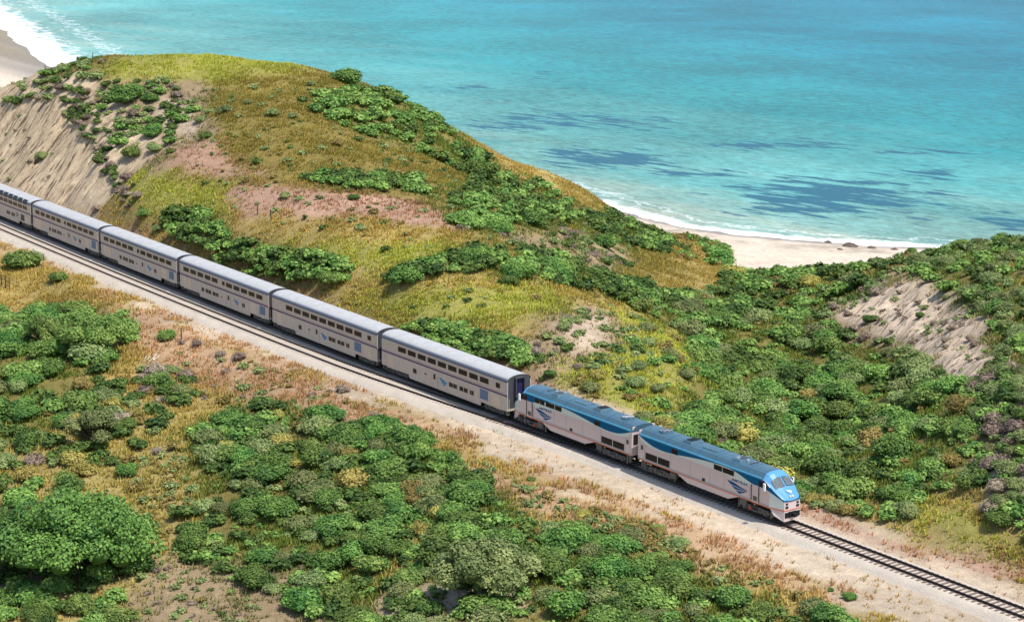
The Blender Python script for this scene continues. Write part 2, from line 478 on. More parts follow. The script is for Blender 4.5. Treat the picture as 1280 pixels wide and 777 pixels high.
AREAS = [
 ('olive', [(0, 100), (60, 80), (115, 66), (200, 60), (300, 64), (400, 76), (450, 90), (520, 125), (620, 180), (740, 235), (840, 285), (900, 330), (760, 370), (640, 350), (500, 345), (400, 330), (250, 300), (160, 260), (120, 180)]),
 ('green', [(0, 100), (60, 78), (120, 66), (140, 76), (110, 105), (100, 130), (70, 112), (0, 130)]),
 ('ylg', [(115, 84), (200, 60), (330, 66), (395, 82), (330, 97), (240, 105), (150, 100)]),
 ('sage', [(105, 104), (160, 95), (240, 105), (300, 104), (285, 140), (262, 180), (215, 215), (165, 235), (130, 190)]),
 ('pink', [(148, 98), (185, 98), (188, 108), (150, 110)]),
 ('sand', [(212, 122), (252, 128), (240, 168), (200, 170), (192, 140)]),
 ('pink', [(205, 178), (270, 172), (300, 192), (330, 222), (240, 215)]),
 ('olive', [(280, 104), (330, 92), (420, 86), (480, 110), (470, 135), (545, 170), (565, 190), (490, 218), (430, 232), (340, 222), (275, 185), (262, 150)]),
 ('gold', [(545, 145), (620, 183), (680, 203), (750, 243), (735, 264), (700, 262), (650, 232), (600, 215)]),
 ('green', [(375, 125), (440, 105), (500, 118), (570, 168), (625, 213), (590, 224), (540, 198), (460, 172), (395, 145)]),
 ('ylg', [(160, 215), (240, 215), (330, 240), (330, 264), (210, 268), (165, 255)]),
 ('pink', [(285, 235), (340, 226), (430, 241), (520, 252), (588, 262), (570, 287), (480, 268), (390, 270), (300, 270)]),
 ('green', [(375, 222), (430, 213), (520, 222), (545, 243), (450, 238)]),
 ('green', [(550, 240), (600, 220), (670, 222), (730, 262), (700, 288), (610, 297), (570, 285)]),
 ('gold', [(255, 272), (420, 266), (530, 280), (602, 292), (590, 306), (500, 312), (400, 317), (300, 300)]),
 ('ylg', [(345, 308), (400, 300), (500, 303), (594, 302), (560, 332), (500, 346), (430, 340)]),
 ('green', [(200, 265), (250, 263), (300, 305), (420, 330), (437, 348), (380, 364), (300, 345), (215, 295)]),
 ('gold', [(380, 372), (440, 350), (600, 345), (720, 358), (760, 400), (600, 412), (460, 402)]),
 ('ylg', [(420, 382), (470, 366), (560, 362), (640, 356), (722, 366), (700, 392), (600, 406), (500, 404)]),
 ('sage', [(608, 297), (700, 286), (770, 300), (800, 330), (760, 345), (680, 322)]),
 ('green', [(475, 354), (520, 332), (600, 310), (690, 322), (760, 343), (850, 375), (930, 340), (1100, 332), (1112, 350), (1010, 392), (1080, 432), (1190, 482), (1235, 565), (1150, 640), (1000, 632), (880, 580), (810, 522), (850, 475), (858, 430), (800, 385), (740, 362), (640, 345), (560, 342)]),
 ('green', [(720, 268), (770, 270), (840, 303), (832, 322), (760, 302), (725, 296)]),
 ('gold', [(838, 290), (900, 293), (938, 320), (930, 337), (850, 326)]),
 ('sage', [(690, 395), (740, 378), (790, 398), (796, 430), (745, 460), (690, 478), (650, 462), (640, 425)]),
 ('sand', [(700, 408), (735, 392), (768, 402), (760, 425), (720, 440)]),
 ('green', [(470, 400), (560, 408), (640, 425), (668, 465), (600, 455), (540, 432)]),
 ('ylg', [(760, 378), (805, 392), (852, 425), (880, 462), (832, 522), (760, 512), (690, 488), (692, 472), (760, 438), (805, 420)]),
 ('sand', [(655, 470), (705, 484), (840, 532), (820, 548), (700, 512)]),
 ('sage', [(1010, 390), (1100, 350), (1130, 318), (1290, 290), (1290, 690), (1210, 600), (1235, 560), (1190, 480), (1080, 430)]),
 ('green', [(1130, 330), (1190, 308), (1290, 290), (1290, 470), (1248, 440), (1225, 392), (1160, 352)]),
 ('scarp', [(1035, 388), (1090, 360), (1160, 356), (1222, 390), (1242, 440), (1240, 475), (1200, 482), (1150, 440), (1080, 408)]),
 ('scarp', [(1215, 600), (1290, 560), (1290, 600), (1240, 625)]),
 ('ylg', [(1110, 640), (1200, 632), (1250, 668), (1290, 690), (1290, 735), (1200, 690)]),
 # near side of the line
 ('meadow', [(-20, 400), (120, 500), (300, 520), (600, 640), (900, 720), (1100, 800), (-20, 800)]),
 ('gold', [(-20, 300), (100, 345), (250, 405), (330, 445), (450, 490), (520, 520), (600, 556), (640, 600), (560, 580), (470, 535), (330, 505), (200, 525), (-20, 440)]),
 ('red', [(140, 372), (260, 418), (330, 455), (450, 498), (520, 545), (400, 532), (300, 492), (200, 472)]),
 ('green', [(-20, 395), (150, 388), (165, 425), (115, 470), (60, 560), (-20, 560)]),
 ('green', [(240, 520), (320, 500), (480, 540), (560, 572), (650, 640), (800, 682), (940, 735), (1060, 800), (430, 800), (330, 720), (225, 690), (250, 600)]),
 ('red', [(560, 560), (700, 620), (850, 675), (960, 720), (900, 715), (780, 672), (650, 632)]),
 ('sage', [(175, 705), (270, 690), (410, 735), (440, 800), (150, 800)]),
 ('meadow', [(140, 560), (245, 560), (252, 690), (190, 705)]),
 ('gold', [(465, 690), (545, 665), (560, 700), (500, 730)]),
 ('sand', [(470, 745), (600, 722), (655, 735), (660, 765), (490, 785)]),
 ('sand', [(-20, 690), (40, 700), (60, 745), (-20, 745)]),
]
cov_names = list(COVER)
cov = np.full(XX.shape, cov_names.index('gold'))
jx = (fbm(XX, YY, 6, 4, 21) - 0.5) * 52 + (fbm(XX, YY, 1.3, 2, 22) - 0.5) * 22
jy = (fbm(XX, YY, 6, 4, 23) - 0.5) * 24 + (fbm(XX, YY, 1.3, 2, 24) - 0.5) * 11
for nm, poly in AREAS:
    cov[inpoly(PX + jx, PY + jy, poly)] = cov_names.index(nm)
jr = (fbm(XX, YY, 5, 4, 25) - 0.5) * 6
cov[(REL + jr > np.interp(XX, [-180, -90, -50, -10, 40], [-7.8, -8.2, -9.6, -9.4, -9.8])) & (REL + jr < 6.6)] = cov_names.index('pale')
patch = (REL < -6.3) & (REL > -10) & (fbm(XX * 0.6, YY * 2.5, 5, 4, 31) > 0.52)
cov[patch] = cov_names.index('red')
patch = (REL < -6.3) & (REL > -10) & (fbm(XX * 0.6, YY * 3, 5, 4, 33) > 0.60)
cov[patch] = cov_names.index('gold')
patch = (REL > 4.0) & (REL < 8) & (XX > -135) & (fbm(XX * 0.6, YY * 2.5, 5, 3, 32) > 0.5)
cov[patch] = cov_names.index('pink')
cov[(cut > 0.45)] = cov_names.index('cliff')
# beyond the frame the same mix of grass and scrub goes on
inframe = (PX > -420) & (PX < 1700) & (PY > -40) & (PY < 1010) & (PD > 90) & (PD < 620) & (SD > 2)
outside = inframe & ((PX < -25) | (PX > 1305) | (PY > 802))
og = outside & (np.abs(REL + 2) > 13) & (SANDY < 0.4)
on_ = fbm(XX, YY, 17, 3, 95)
cov[og & (on_ > 0.50)] = cov_names.index('green'); cov[og & (on_ <= 0.50)] = cov_names.index('meadow'); cov[og & (on_ < 0.40)] = cov_names.index('gold')
scm = (cov == cov_names.index('scarp')).astype(float)
for _ in range(3): scm[1:-1, 1:-1] = (scm[1:-1, 1:-1] + scm[:-2, 1:-1] + scm[2:, 1:-1] + scm[1:-1, :-2] + scm[1:-1, 2:]) / 5
ZZ += scm * ((fbm(XX, YY, 3.2, 4, 51, 0.62) - 0.5) * 2.6)
AL = 0.56       # sunlit tones of the photograph to albedo
gcol = np.array([srgb(*COVER[n][0], AL) for n in cov_names])[cov]
patchy = (fbm(XX, YY, 9, 4, 41) - 0.5)
gcol = gcol * (1 + 0.55 * patchy)[..., None]
sandcol = np.array(srgb(244, 226, 204, 0.66)); wet = np.array(srgb(176, 170, 166, 0.5))
wetf = sstep(3.4, 1.4, SD + (fbm(XX, YY, 12, 2, 44) - .5) * 3)
wetf = np.where(XX < -330, sstep(24, 16, SD), wetf)
sc = sandcol * (1 - wetf[..., None]) + wet * wetf[..., None]
wrack = ((fbm(XX, YY, 2.2, 3, 45) > 0.57) & (XX > -330) & (SD < 13) & (SD > 3)).astype(float) * 0.55
sc = sc * (1 - wrack[..., None] * 0.75)
sc = sc * (1 + 0.35 * (fbm(XX, YY, 4, 3, 46) - 0.5))[..., None]
gcol = gcol * (1 - SANDY[..., None]) + sc * SANDY[..., None]
# a blur over neighbouring cells keeps borders from looking cut out
for _ in range(4):
    g = gcol.copy()
    g[1:-1, 1:-1] = (gcol[1:-1, 1:-1] * 2 + gcol[:-2, 1:-1] + gcol[2:, 1:-1] + gcol[1:-1, :-2] + gcol[1:-1, 2:]) / 6
    gcol = g
rockmask = np.clip(cut + (cov == cov_names.index('scarp')) * 0.8, 0, 1)

mt, nt, bs = new_mat('coastal_ground')
M['ground'] = mt
at = N(nt, 'ShaderNodeAttribute'); at.attribute_name = 'cover'
rk = N(nt, 'ShaderNodeAttribute'); rk.attribute_name = 'rock'
tc = N(nt, 'ShaderNodeTexCoord')
n1 = noise_node(nt, 0.9, 6, 0.65, tc.outputs['Object'])
n2 = noise_node(nt, 5.0, 4, 0.7, tc.outputs['Object'])
v1 = maprange(nt, n1.outputs[0], 0.25, 0.75, 0.72, 1.24)
v2 = maprange(nt, n2.outputs[0], 0.25, 0.75, 0.76, 1.2)
mm = N(nt, 'ShaderNodeMath', operation='MULTIPLY'); nt.links.new(v1, mm.inputs[0]); nt.links.new(v2, mm.inputs[1])
vm = N(nt, 'ShaderNodeVectorMath', operation='SCALE'); nt.links.new(at.outputs['Color'], vm.inputs[0]); nt.links.new(mm.outputs[0], vm.inputs['Scale'])
mp = N(nt, 'ShaderNodeMapping'); bu = N(nt, 'ShaderNodeAttribute'); bu.attribute_name = 'bed_across'; bvv = N(nt, 'ShaderNodeAttribute'); bvv.attribute_name = 'bed_along'
cb_ = N(nt, 'ShaderNodeCombineXYZ'); nt.links.new(bu.outputs['Fac'], cb_.inputs[0]); nt.links.new(bvv.outputs['Fac'], cb_.inputs[1]); nt.links.new(cb_.outputs[0], mp.inputs[0])
mp.inputs['Scale'].default_value = (1.7, 0.20, 1)
n3 = noise_node(nt, 1.0, 5, 0.7, mp.outputs[0])
strata = ramp(nt, n3.outputs[0], [(0.36, (0.14, 0.12, 0.11)), (0.43, (0.50, 0.45, 0.41)), (0.475, (1.0, 0.97, 0.93)), (0.66, (1.16, 1.12, 1.06))])
rocky = mixc(nt, vm.outputs[0], strata, 1.0, 'MULTIPLY')
final = mixc(nt, vm.outputs[0], rocky, rk.outputs['Fac'])
nt.links.new(final, bs.inputs['Base Color'])
bs.inputs['Roughness'].default_value = 0.95; bs.inputs['Specular IOR Level'].default_value = 0.12
hsum = N(nt, 'ShaderNodeMath', operation='ADD'); nt.links.new(n2.outputs[0], hsum.inputs[0])
hm = N(nt, 'ShaderNodeMath', operation='MULTIPLY'); nt.links.new(n3.outputs[0], hm.inputs[0]); nt.links.new(rk.outputs['Fac'], hm.inputs[1])
nt.links.new(hm.outputs[0], hsum.inputs[1])
bump(nt, bs, hsum.outputs[0], 0.75, 0.3)

nx, ny = len(GX), len(GY)
idx = np.arange(nx * ny).reshape(ny, nx)
F = np.stack([idx[:-1, :-1], idx[:-1, 1:], idx[1:, 1:], idx[1:, :-1]], -1).reshape(-1, 4)
V = np.stack([XX, YY, ZZ], -1).reshape(-1, 3)
me = np_mesh('ground', V, F, M['ground'], True, {'cover': gcol.reshape(-1, 3), 'rock': rockmask.ravel(), 'bed_across': BU.ravel(), 'bed_along': BV.ravel()})
tag(link('ground', me), 'dry coastal bluff with grass, sand and a bare railway cutting', kind='structure')

# ------------------------------------------------------------------ sea
sx = np.concatenate([_grow(-1000, -9, -9000)[::-1], np.arange(-1000, 0, 5.0), _grow(0, 6, 5000)])
sy = np.concatenate([_grow(110, -6, -200)[::-1], np.arange(110, 420, 5.0), _grow(420, 6, 11000)])
SX, SY = np.meshgrid(sx, sy)
sdist = -shore_dist(SX, SY)
foamw = np.interp(SX, [-900, -480, -300, -235, -190, -150, -120], [24, 20, 13, 9, 5.5, 6.5, 6.5])
kelp = np.zeros(SX.shape)
rd = RT[:2] / np.linalg.norm(RT[:2]); vd = FW[:2] / np.linalg.norm(FW[:2])
for (kx, ky, kw, kh, ka) in ((1045, 245, 105, 17, 1.0), (770, 200, 65, 8, 1.0), (715, 192, 35, 6, .9), (640, 157, 40, 6, .8), (700, 150, 70, 9, .75), (790, 152, 45, 7, .7), (590, 108, 25, 4, .6), (1015, 180, 30, 5, .8),
                             (940, 182, 55, 5, .75), (1160, 218, 40, 6, .8), (1262, 275, 34, 10, .9), (1150, 190, 60, 5, .55), (980, 262, 60, 6, .8), (690, 95, 40, 4, .5), (870, 215, 90, 6, .6), (560, 112, 25, 4, .6), (1240, 60, 60, 14, .35), (1010, 60, 90, 8, .25)):
    c = on_z(kx, ky, Z_SEA); dep = float((c - CAM) @ FW)
    a = 1.25 * kw * dep / FPX; b = 1.5 * kh * dep * dep / (FPX * 82.6)
    u = ((SX - c[0]) * rd[0] + (SY - c[1]) * rd[1]) / a; v = ((SX - c[0]) * vd[0] + (SY - c[1]) * vd[1]) / b
    kelp = np.maximum(kelp, ka * np.exp(-(u * u + v * v) * 0.9))
mt, nt, bs = new_mat('shallow_sea_water')
M['sea'] = mt
dep = N(nt, 'ShaderNodeAttribute'); dep.attribute_name = 'offshore'
fw_ = N(nt, 'ShaderNodeAttribute'); fw_.attribute_name = 'foam_width'
kp = N(nt, 'ShaderNodeAttribute'); kp.attribute_name = 'kelp'
tc = N(nt, 'ShaderNodeTexCoord')
mp = N(nt, 'ShaderNodeMapping'); nt.links.new(tc.outputs['Object'], mp.inputs[0])
mp.inputs['Rotation'].default_value = (0, 0, R(-14))
mp2 = N(nt, 'ShaderNodeMapping'); nt.links.new(mp.outputs[0], mp2.inputs[0]); mp2.inputs['Scale'].default_value = (0.010, 0.045, 1)
nb = noise_node(nt, 1.0, 5, 0.6, mp2.outputs[0])          # broad streaks along the shore
mp3 = N(nt, 'ShaderNodeMapping'); nt.links.new(mp.outputs[0], mp3.inputs[0]); mp3.inputs['Scale'].default_value = (0.14, 0.34, 1)
nw = noise_node(nt, 1.6, 6, 0.85, mp3.outputs[0])         # wavelets
dd = N(nt, 'ShaderNodeMath', operation='MULTIPLY_ADD'); nt.links.new(nb.outputs[0], dd.inputs[0]); dd.inputs[1].default_value = 150.0; nt.links.new(dep.outputs['Fac'], dd.inputs[2])
d01 = maprange(nt, dd.outputs[0], 60, 760)
wcol = ramp(nt, d01, [(0.0, srgb(148, 158, 142)), (0.035, srgb(116, 150, 142)), (0.10, srgb(84, 144, 142)), (0.24, srgb(32, 126, 132)), (0.48, srgb(0, 108, 128)), (1.0, srgb(0, 96, 126))])
nw2 = noise_node(nt, 0.012, 4, 0.6, mp.outputs[0])
nwm = N(nt, 'ShaderNodeMath', operation='MULTIPLY_ADD'); nt.links.new(nw2.outputs[0], nwm.inputs[0]); nwm.inputs[1].default_value = 0.5; nt.links.new(nw.outputs[0], nwm.inputs[2])
wv = maprange(nt, nwm.outputs[0], 0.56, 0.94, 0.5, 1.5)
vs = N(nt, 'ShaderNodeVectorMath', operation='SCALE'); nt.links.new(wcol, vs.inputs[0]); nt.links.new(wv, vs.inputs['Scale'])
mpk = N(nt, 'ShaderNodeMapping'); nt.links.new(mp.outputs[0], mpk.inputs[0]); mpk.inputs['Rotation'].default_value = (0, 0, R(-22)); mpk.inputs['Scale'].default_value = (0.07, 0.26, 1)
nk = noise_node(nt, 1.0, 5, 0.6, mpk.outputs[0])
ks = N(nt, 'ShaderNodeMath', operation='MULTIPLY_ADD'); nt.links.new(kp.outputs['Fac'], ks.inputs[0]); ks.inputs[1].default_value = 0.30; nt.links.new(nk.outputs[0], ks.inputs[2])
kg = maprange(nt, kp.outputs['Fac'], 0.04, 0.2, 0.0, 1.0)
kh = maprange(nt, ks.outputs[0], 0.655, 0.72, 0.0, 0.92)
kmul = N(nt, 'ShaderNodeMath', operation='MULTIPLY'); nt.links.new(kg, kmul.inputs[0]); nt.links.new(kh, kmul.inputs[1]); kf = kmul.outputs[0]
wk = mixc(nt, vs.outputs[0], srgb(12, 82, 108), kf)
# surf
q = N(nt, 'ShaderNodeMath', operation='DIVIDE'); nt.links.new(dep.outputs['Fac'], q.inputs[0]); nt.links.new(fw_.outputs['Fac'], q.inputs[1])
mpf = N(nt, 'ShaderNodeMapping'); nt.links.new(tc.outputs['Object'], mpf.inputs[0]); mpf.inputs['Scale'].default_value = (0.12, 0.22, 1)
nf = noise_node(nt, 1.0, 6, 0.7, mpf.outputs[0])
qq = N(nt, 'ShaderNodeMath', operation='MULTIPLY_ADD'); nt.links.new(nf.outputs[0], qq.inputs[0]); qq.inputs[1].default_value = 2.4; nt.links.new(q.outputs[0], qq.inputs[2])
ff = ramp(nt, maprange(nt, qq.outputs[0], 0.0, 4.0), [(0.0, (1, 1, 1)), (0.42, (1, 1, 1)), (0.475, (0.45, 0.45, 0.45)), (0.50, (0.10, 0.10, 0.10)), (0.56, (0, 0, 0)), (0.635, (0.0, 0.0, 0.0)), (0.66, (0.55, 0.55, 0.55)), (0.685, (0.05, 0.05, 0.05)), (0.72, (0, 0, 0))])
wf = mixc(nt, wk, (0.80, 0.82, 0.83), ff)
nt.links.new(wf, bs.inputs['Base Color'])
rr = mixc(nt, (0.22, 0.22, 0.22), (0.8, 0.8, 0.8), ff); nt.links.new(rr, bs.inputs['Roughness'])
bs.inputs['IOR'].default_value = 1.2
bs.inputs['Specular IOR Level'].default_value = 0.07
bump(nt, bs, nw.outputs[0], 0.5, 1.2)
nx2, ny2 = len(sx), len(sy)
idx = np.arange(nx2 * ny2).reshape(ny2, nx2)
F = np.stack([idx[:-1, :-1], idx[:-1, 1:], idx[1:, 1:], idx[1:, :-1]], -1).reshape(-1, 4)
# only the water side of the shoreline
keep = (sdist.ravel()[F] > -14).any(1)
me = np_mesh('sea', np.stack([SX, SY, np.full(SX.shape, Z_SEA)], -1).reshape(-1, 3), F[keep], M['sea'], False,
             {'offshore': sdist.ravel(), 'foam_width': foamw.ravel(), 'kelp': kelp.ravel()})
tag(link('sea', me), 'turquoise sea with white surf along the shore', kind='structure')

# ------------------------------------------------------------------ ballast
mt, nt, bs = new_mat('pale_ballast_stone')
M['ballast'] = mt
tc = N(nt, 'ShaderNodeTexCoord')
n1 = noise_node(nt, 0.5, 5, 0.6, tc.outputs['Object']); n2 = noise_node(nt, 9.0, 4, 0.75, tc.outputs['Object'])
vo = N(nt, 'ShaderNodeTexVoronoi'); vo.inputs['Scale'].default_value = 11.0; nt.links.new(tc.outputs['Object'], vo.inputs['Vector'])
c1 = mixc(nt, srgb(200, 186, 170, .62), srgb(236, 222, 204, .68), n1.outputs[0])
c2 = mixc(nt, c1, srgb(120, 116, 112, .6), maprange(nt, n2.outputs[0], 0.5, 0.8, 0.0, 0.6))
c3 = mixc(nt, c2, vo.outputs['Color'], 0.10, 'SOFT_LIGHT')
nt.links.new(c3, bs.inputs['Base Color']); bs.inputs['Roughness'].default_value = 0.95; bs.inputs['Specular IOR Level'].default_value = 0.15
bump(nt, bs, vo.outputs['Distance'], 0.8, 0.06)
S = np.arange(-330, 160, 0.5)
prof_n = 17
Vb = []
for k in range(prof_n):
    t = k / (prof_n - 1)
    near = np.minimum(sid(S), 0) - 2.9; far = np.full(S.shape, 2.9)
    y = far + (near - far) * t
    edge = np.minimum(far - y, y - near)
    z = -0.86 + 0.62 * sstep(0.0, 1.3, edge)
    jit = (fbm(S, y * 3, 0.9, 2, 61) - 0.5) * 0.05
    wob = (fbm(S, y * 0 + t * 9, 3, 2, 62) - 0.5) * (0.8 if k in (0, prof_n - 1) else 0.06)
    Vb.append(np.stack([S, y + yc(S) + wob, z + jit], -1))
Vb = np.stack(Vb, 0)
idx = np.arange(prof_n * len(S)).reshape(prof_n, len(S))
F = np.stack([idx[:-1, :-1], idx[1:, :-1], idx[1:, 1:], idx[:-1, 1:]], -1).reshape(-1, 4)
tag(link('ballast_bed', np_mesh('ballast_bed', Vb.reshape(-1, 3), F, M['ballast'], True)), 'pale stone ballast under the rails', kind='structure')

# ------------------------------------------------------------------ tracks: rails and sleepers
def rail_obj(parent, offs, s0, s1, step=1.5):
    S = np.arange(s0, s1 + 1e-6, step)
    y = yc(S) + offs(S)
    prof = [(-0.075, -0.185), (0.075, -0.185), (0.075, -0.165), (0.018, -0.14), (0.018, -0.045), (0.038, -0.03), (0.038, 0.0), (-0.038, 0.0), (-0.038, -0.03), (-0.018, -0.045), (-0.018, -0.14), (-0.075, -0.165)]
    n = len(prof)
    V = np.stack([np.stack([S, y + a, np.full(S.shape, b)], -1) for a, b in prof], 1).reshape(-1, 3)
    F = []
    for i in range(len(S) - 1):
        for k in range(n):
            F.append((i * n + k, i * n + (k + 1) % n, (i + 1) * n + (k + 1) % n, (i + 1) * n + k))
    return link('rail', np_mesh('rail', V, np.array(F)[:, ::-1], M['rail']), parent)

M['dusty_sleeper'] = flat_mat('dusty_pale_sleeper', srgb(176, 164, 152), 0.9, spec=0.15, var=0.4, scale=2.5)
def sleeper_mesh(length, mat='sleeper'):
    b = MB(); b.box(-0.115, 0.115, -length / 2, length / 2, -0.36, -0.19)
    for y in (-0.753, 0.753): b.box(-0.09, 0.09, y - 0.15, y - 0.085, -0.19, -0.165).box(-0.09, 0.09, y + 0.085, y + 0.15, -0.19, -0.165)
    return b.mesh('sleeper', M[mat], bevel=0.0)
SL = sleeper_mesh(2.6); SLD = sleeper_mesh(2.5, 'dusty_sleeper')
main = tag(empty('railway_track', (0, 0, 0)), 'main railway track under the train, running on empty to the lower right corner', 'track', 'railway tracks')
rail_obj(main, lambda s: -0.753 + 0 * s, -330, 160); rail_obj(main, lambda s: 0.753 + 0 * s, -330, 160)
def put_sleeper(parent, s, off, me):
    o = link('sleeper', me, parent, (s, float(yc(s)) + off, rng.uniform(-0.012, 0.01)), yaw_at(s) + rng.normal(0, 0.012)); return o
def joined_sleepers(parent, ss, off):
    b = MB()
    for s in ss:
        y = float(yc(s)) + off(s); b.box(s - 0.115, s + 0.115, y - 1.3, y + 1.3, -0.36, -0.19)
    tag(b.obj('sleepers', M['sleeper'], parent), kind='stuff')
ss = np.arange(-45, 72, 0.61)
LONG = {}
for s in ss:
    o = float(sid(s))
    if o < -0.15 and s > -46:
        L = round((2.6 - o) * 4) / 4
        if L not in LONG: LONG[L] = sleeper_mesh(L, 'dusty_sleeper' if L > 4 else 'sleeper')
        put_sleeper(main, s, o / 2, LONG[L])
    else: put_sleeper(main, s, 0.0, SL)
joined_sleepers(main, np.concatenate([np.arange(-330, -45.3, 0.61), np.arange(72.4, 160, 0.61)]), lambda s: 0.0)
side = tag(empty('railway_track', (0, 0, 0)), 'empty passing siding beside the coaches that joins the main track at the rear locomotive', 'track', 'railway tracks')
rail_obj(side, lambda s: sid(s) - 0.753, -330, 2.0)
rail_obj(side, lambda s: sid(s) + 0.753, -330, -9.0)
for s in np.arange(-166, -45.5, 0.61): put_sleeper(side, s, float(sid(s)), SLD)
joined_sleepers(side, np.arange(-330, -166.4, 0.61), lambda s: float(sid(s)))

# ------------------------------------------------------------------ rolling stock: shared pieces
WIN = {}
def window(parent, s0, s1, z0, z1, hw, glass='glass', bars=0, name='window'):
    w, h = s1 - s0, z1 - z0
    key = (round(w, 2), round(h, 2), glass, bars)
    if key not in WIN:
        b = MB(); t = 0.045
        # the frame is a ring that stands proud of the side
        b.box(-w / 2 - t, w / 2 + t, -0.03, 0.02, h / 2, h / 2 + t).box(-w / 2 - t, w / 2 + t, -0.03, 0.02, -h / 2 - t, -h / 2)
        b.box(-w / 2 - t, -w / 2, -0.03, 0.02, -h / 2, h / 2).box(w / 2, w / 2 + t, -0.03, 0.02, -h / 2, h / 2)
        for i in range(bars):
            x = -w / 2 + w * (i + 1) / (bars + 1); b.box(x - 0.025, x + 0.025, -0.028, 0.0, -h / 2, h / 2)
        p = MB().box(-w / 2 + 0.003, w / 2 - 0.003, -0.012, 0.02, -h / 2 + 0.003, h / 2 - 0.003)
        WIN[key] = (b.mesh('window_frame', M['dark_frame' if glass == 'glass_black' else 'frame']), p.mesh('pane', M[glass]))
    f, p = WIN[key]
    o = link(name, f, parent, ((s0 + s1) / 2, -hw, (z0 + z1) / 2)); link('pane', p, o)
    return o

def arcpts(pts, n=6):
    """smooth curve through points (Catmull-Rom)"""
    P = [np.array(p, float) for p in pts]; P = [2 * P[0] - P[1]] + P + [2 * P[-1] - P[-2]]
    out = []
    for i in range(1, len(P) - 2):
        for k in range(n):
            t = k / n; a, b, c, d = P[i - 1], P[i], P[i + 1], P[i + 2]
            out.append(tuple(0.5 * (2 * b + (c - a) * t + (2 * a - 5 * b + 4 * c - d) * t * t + (3 * b - a - 3 * c + d) * t ** 3)))
    out.append(tuple(P[-2])); return out

def emblem_mb(x0, zt, w, h, y0, y1):
    """three blades sweeping to one tip at the right"""
    b = MB()
    U = lambda u, v: (x0 + u * w, zt - v * h)
    blades = [([(0.0, 0.02), (0.35, 0.12), (0.7, 0.33), (1.0, 0.42)], [(1.0, 0.42), (0.75, 0.47), (0.45, 0.42), (0.17, 0.36)]),
              ([(0.21, 0.43), (0.48, 0.495), (0.75, 0.525), (0.97, 0.455)], [(0.97, 0.455), (0.78, 0.60), (0.58, 0.665), (0.37, 0.69)]),
              ([(0.42, 0.76), (0.62, 0.735), (0.80, 0.645), (0.97, 0.47)], [(0.97, 0.47), (0.85, 0.70), (0.72, 0.86), (0.6, 1.0)])]
    for up, lo in blades:
        pts = arcpts(up, 4) + arcpts(lo, 4)[1:]
        b.plate([U(*p) for p in pts], y0, y1)
    return b

def text_mesh(name, body, size, mat, shear=0.0, extrude=0.006, spacing=1.0):
    cu = bpy.data.curves.new(name, 'FONT'); cu.body = body; cu.size = size; cu.shear = shear; cu.extrude = extrude
    cu.align_x = 'CENTER'; cu.align_y = 'BOTTOM_BASELINE'; cu.resolution_u = 3; cu.space_character = spacing; cu.offset = 0.012 * size / 0.5
    o = bpy.data.objects.new(name, cu); COL.objects.link(o)
    bpy.context.view_layer.update()
    me = bpy.data.meshes.new_from_object(o.evaluated_get(bpy.context.evaluated_depsgraph_get()))
    bpy.data.objects.remove(o); bpy.data.curves.remove(cu)
    me.name = name; me.materials.clear(); me.materials.append(mat)
    # stand the letters up: text plane XY -> XZ, facing -Y
    me.transform(Matrix.Rotation(R(90), 4, 'X')); return me

WHEEL = {}
def wheel_mesh(r):
    if r not in WHEEL:
        b = MB()
        b.cyl((0, -0.065, 0), 'y', r, r, 0.13, 20).cyl((0, 0.065, 0), 'y', r + 0.03, r + 0.03, 0.03, 20).cyl((0, -0.10, 0), 'y', 0.16, 0.16, 0.04, 12)
        WHEEL[r] = b.mesh('wheel', M['wheel'])
    return WHEEL[r]

def bogie(parent, x, wb, r, style):
    b = MB()
    for sgn in (-1, 1):
        y0, y1 = (1.02 * sgn, 1.2 * sgn) if sgn > 0 else (-1.2, -1.02)
        h = wb / 2
        # equaliser side frame with drop between the axles
        b.plate([(-h - 0.55, 0.62), (-h - 0.4, 0.42), (-h + 0.35, 0.42), (-h + 0.55, 0.30), (h - 0.55, 0.30), (h - 0.35, 0.42), (h + 0.4, 0.42), (h + 0.55, 0.62), (h + 0.3, 0.82), (0.5, 0.82), (0.4, 0.66), (-0.4, 0.66), (-0.5, 0.82), (-h - 0.3, 0.82)], y0, y1)
        for ax in (-h, h):
            b.box(ax - 0.2, ax + 0.2, y0 - 0.06 if sgn < 0 else y1, y0 if sgn < 0 else y1 + 0.06, 0.3, 0.66)
            b.cyl((ax, y0 - 0.11 if sgn < 0 else y1 + 0.06, 0.46), 'y', 0.13, 0.13, 0.05, 10)
        for sx_ in (-0.62, 0.62): b.cyl((sx_, 1.24 * sgn, 0.5), 'z', 0.13, 0.13, 0.42, 10)
        b.box(-0.3, 0.3, 1.2 * sgn - 0.06, 1.2 * sgn + 0.10, 0.32, 0.6)
        if style == 'loco':
            b.box(-h - 0.9, -h - 0.7, 1.16 * sgn - .06, 1.16 * sgn + .06, 0.24, 0.85).box(h + 0.7, h + 0.86, 1.16 * sgn - .06, 1.16 * sgn + .06, 0.24, 0.85)
            b.tube((-h, 1.3 * sgn, 0.78), (h, 1.3 * sgn, 0.86), 0.05)
    b.box(-0.35, 0.35, -1.05, 1.05, 0.5, 0.85)
    o = b.obj('bogie', M['bogie'], parent, loc=(x, 0, 0))
    for ax in (-wb / 2, wb / 2):
        for sgn in (-1, 1):
            w_ = link('wheel', wheel_mesh(r), o, (ax, 0.82 * sgn, r), 0 if sgn < 0 else math.pi)
    MB().cyl((-wb / 2, -0.8, r), 'y', 0.08, 0.08, 1.6, 8).cyl((wb / 2, -0.8, r), 'y', 0.08, 0.08, 1.6, 8).obj('axle', M['wheel'], o)
    return o

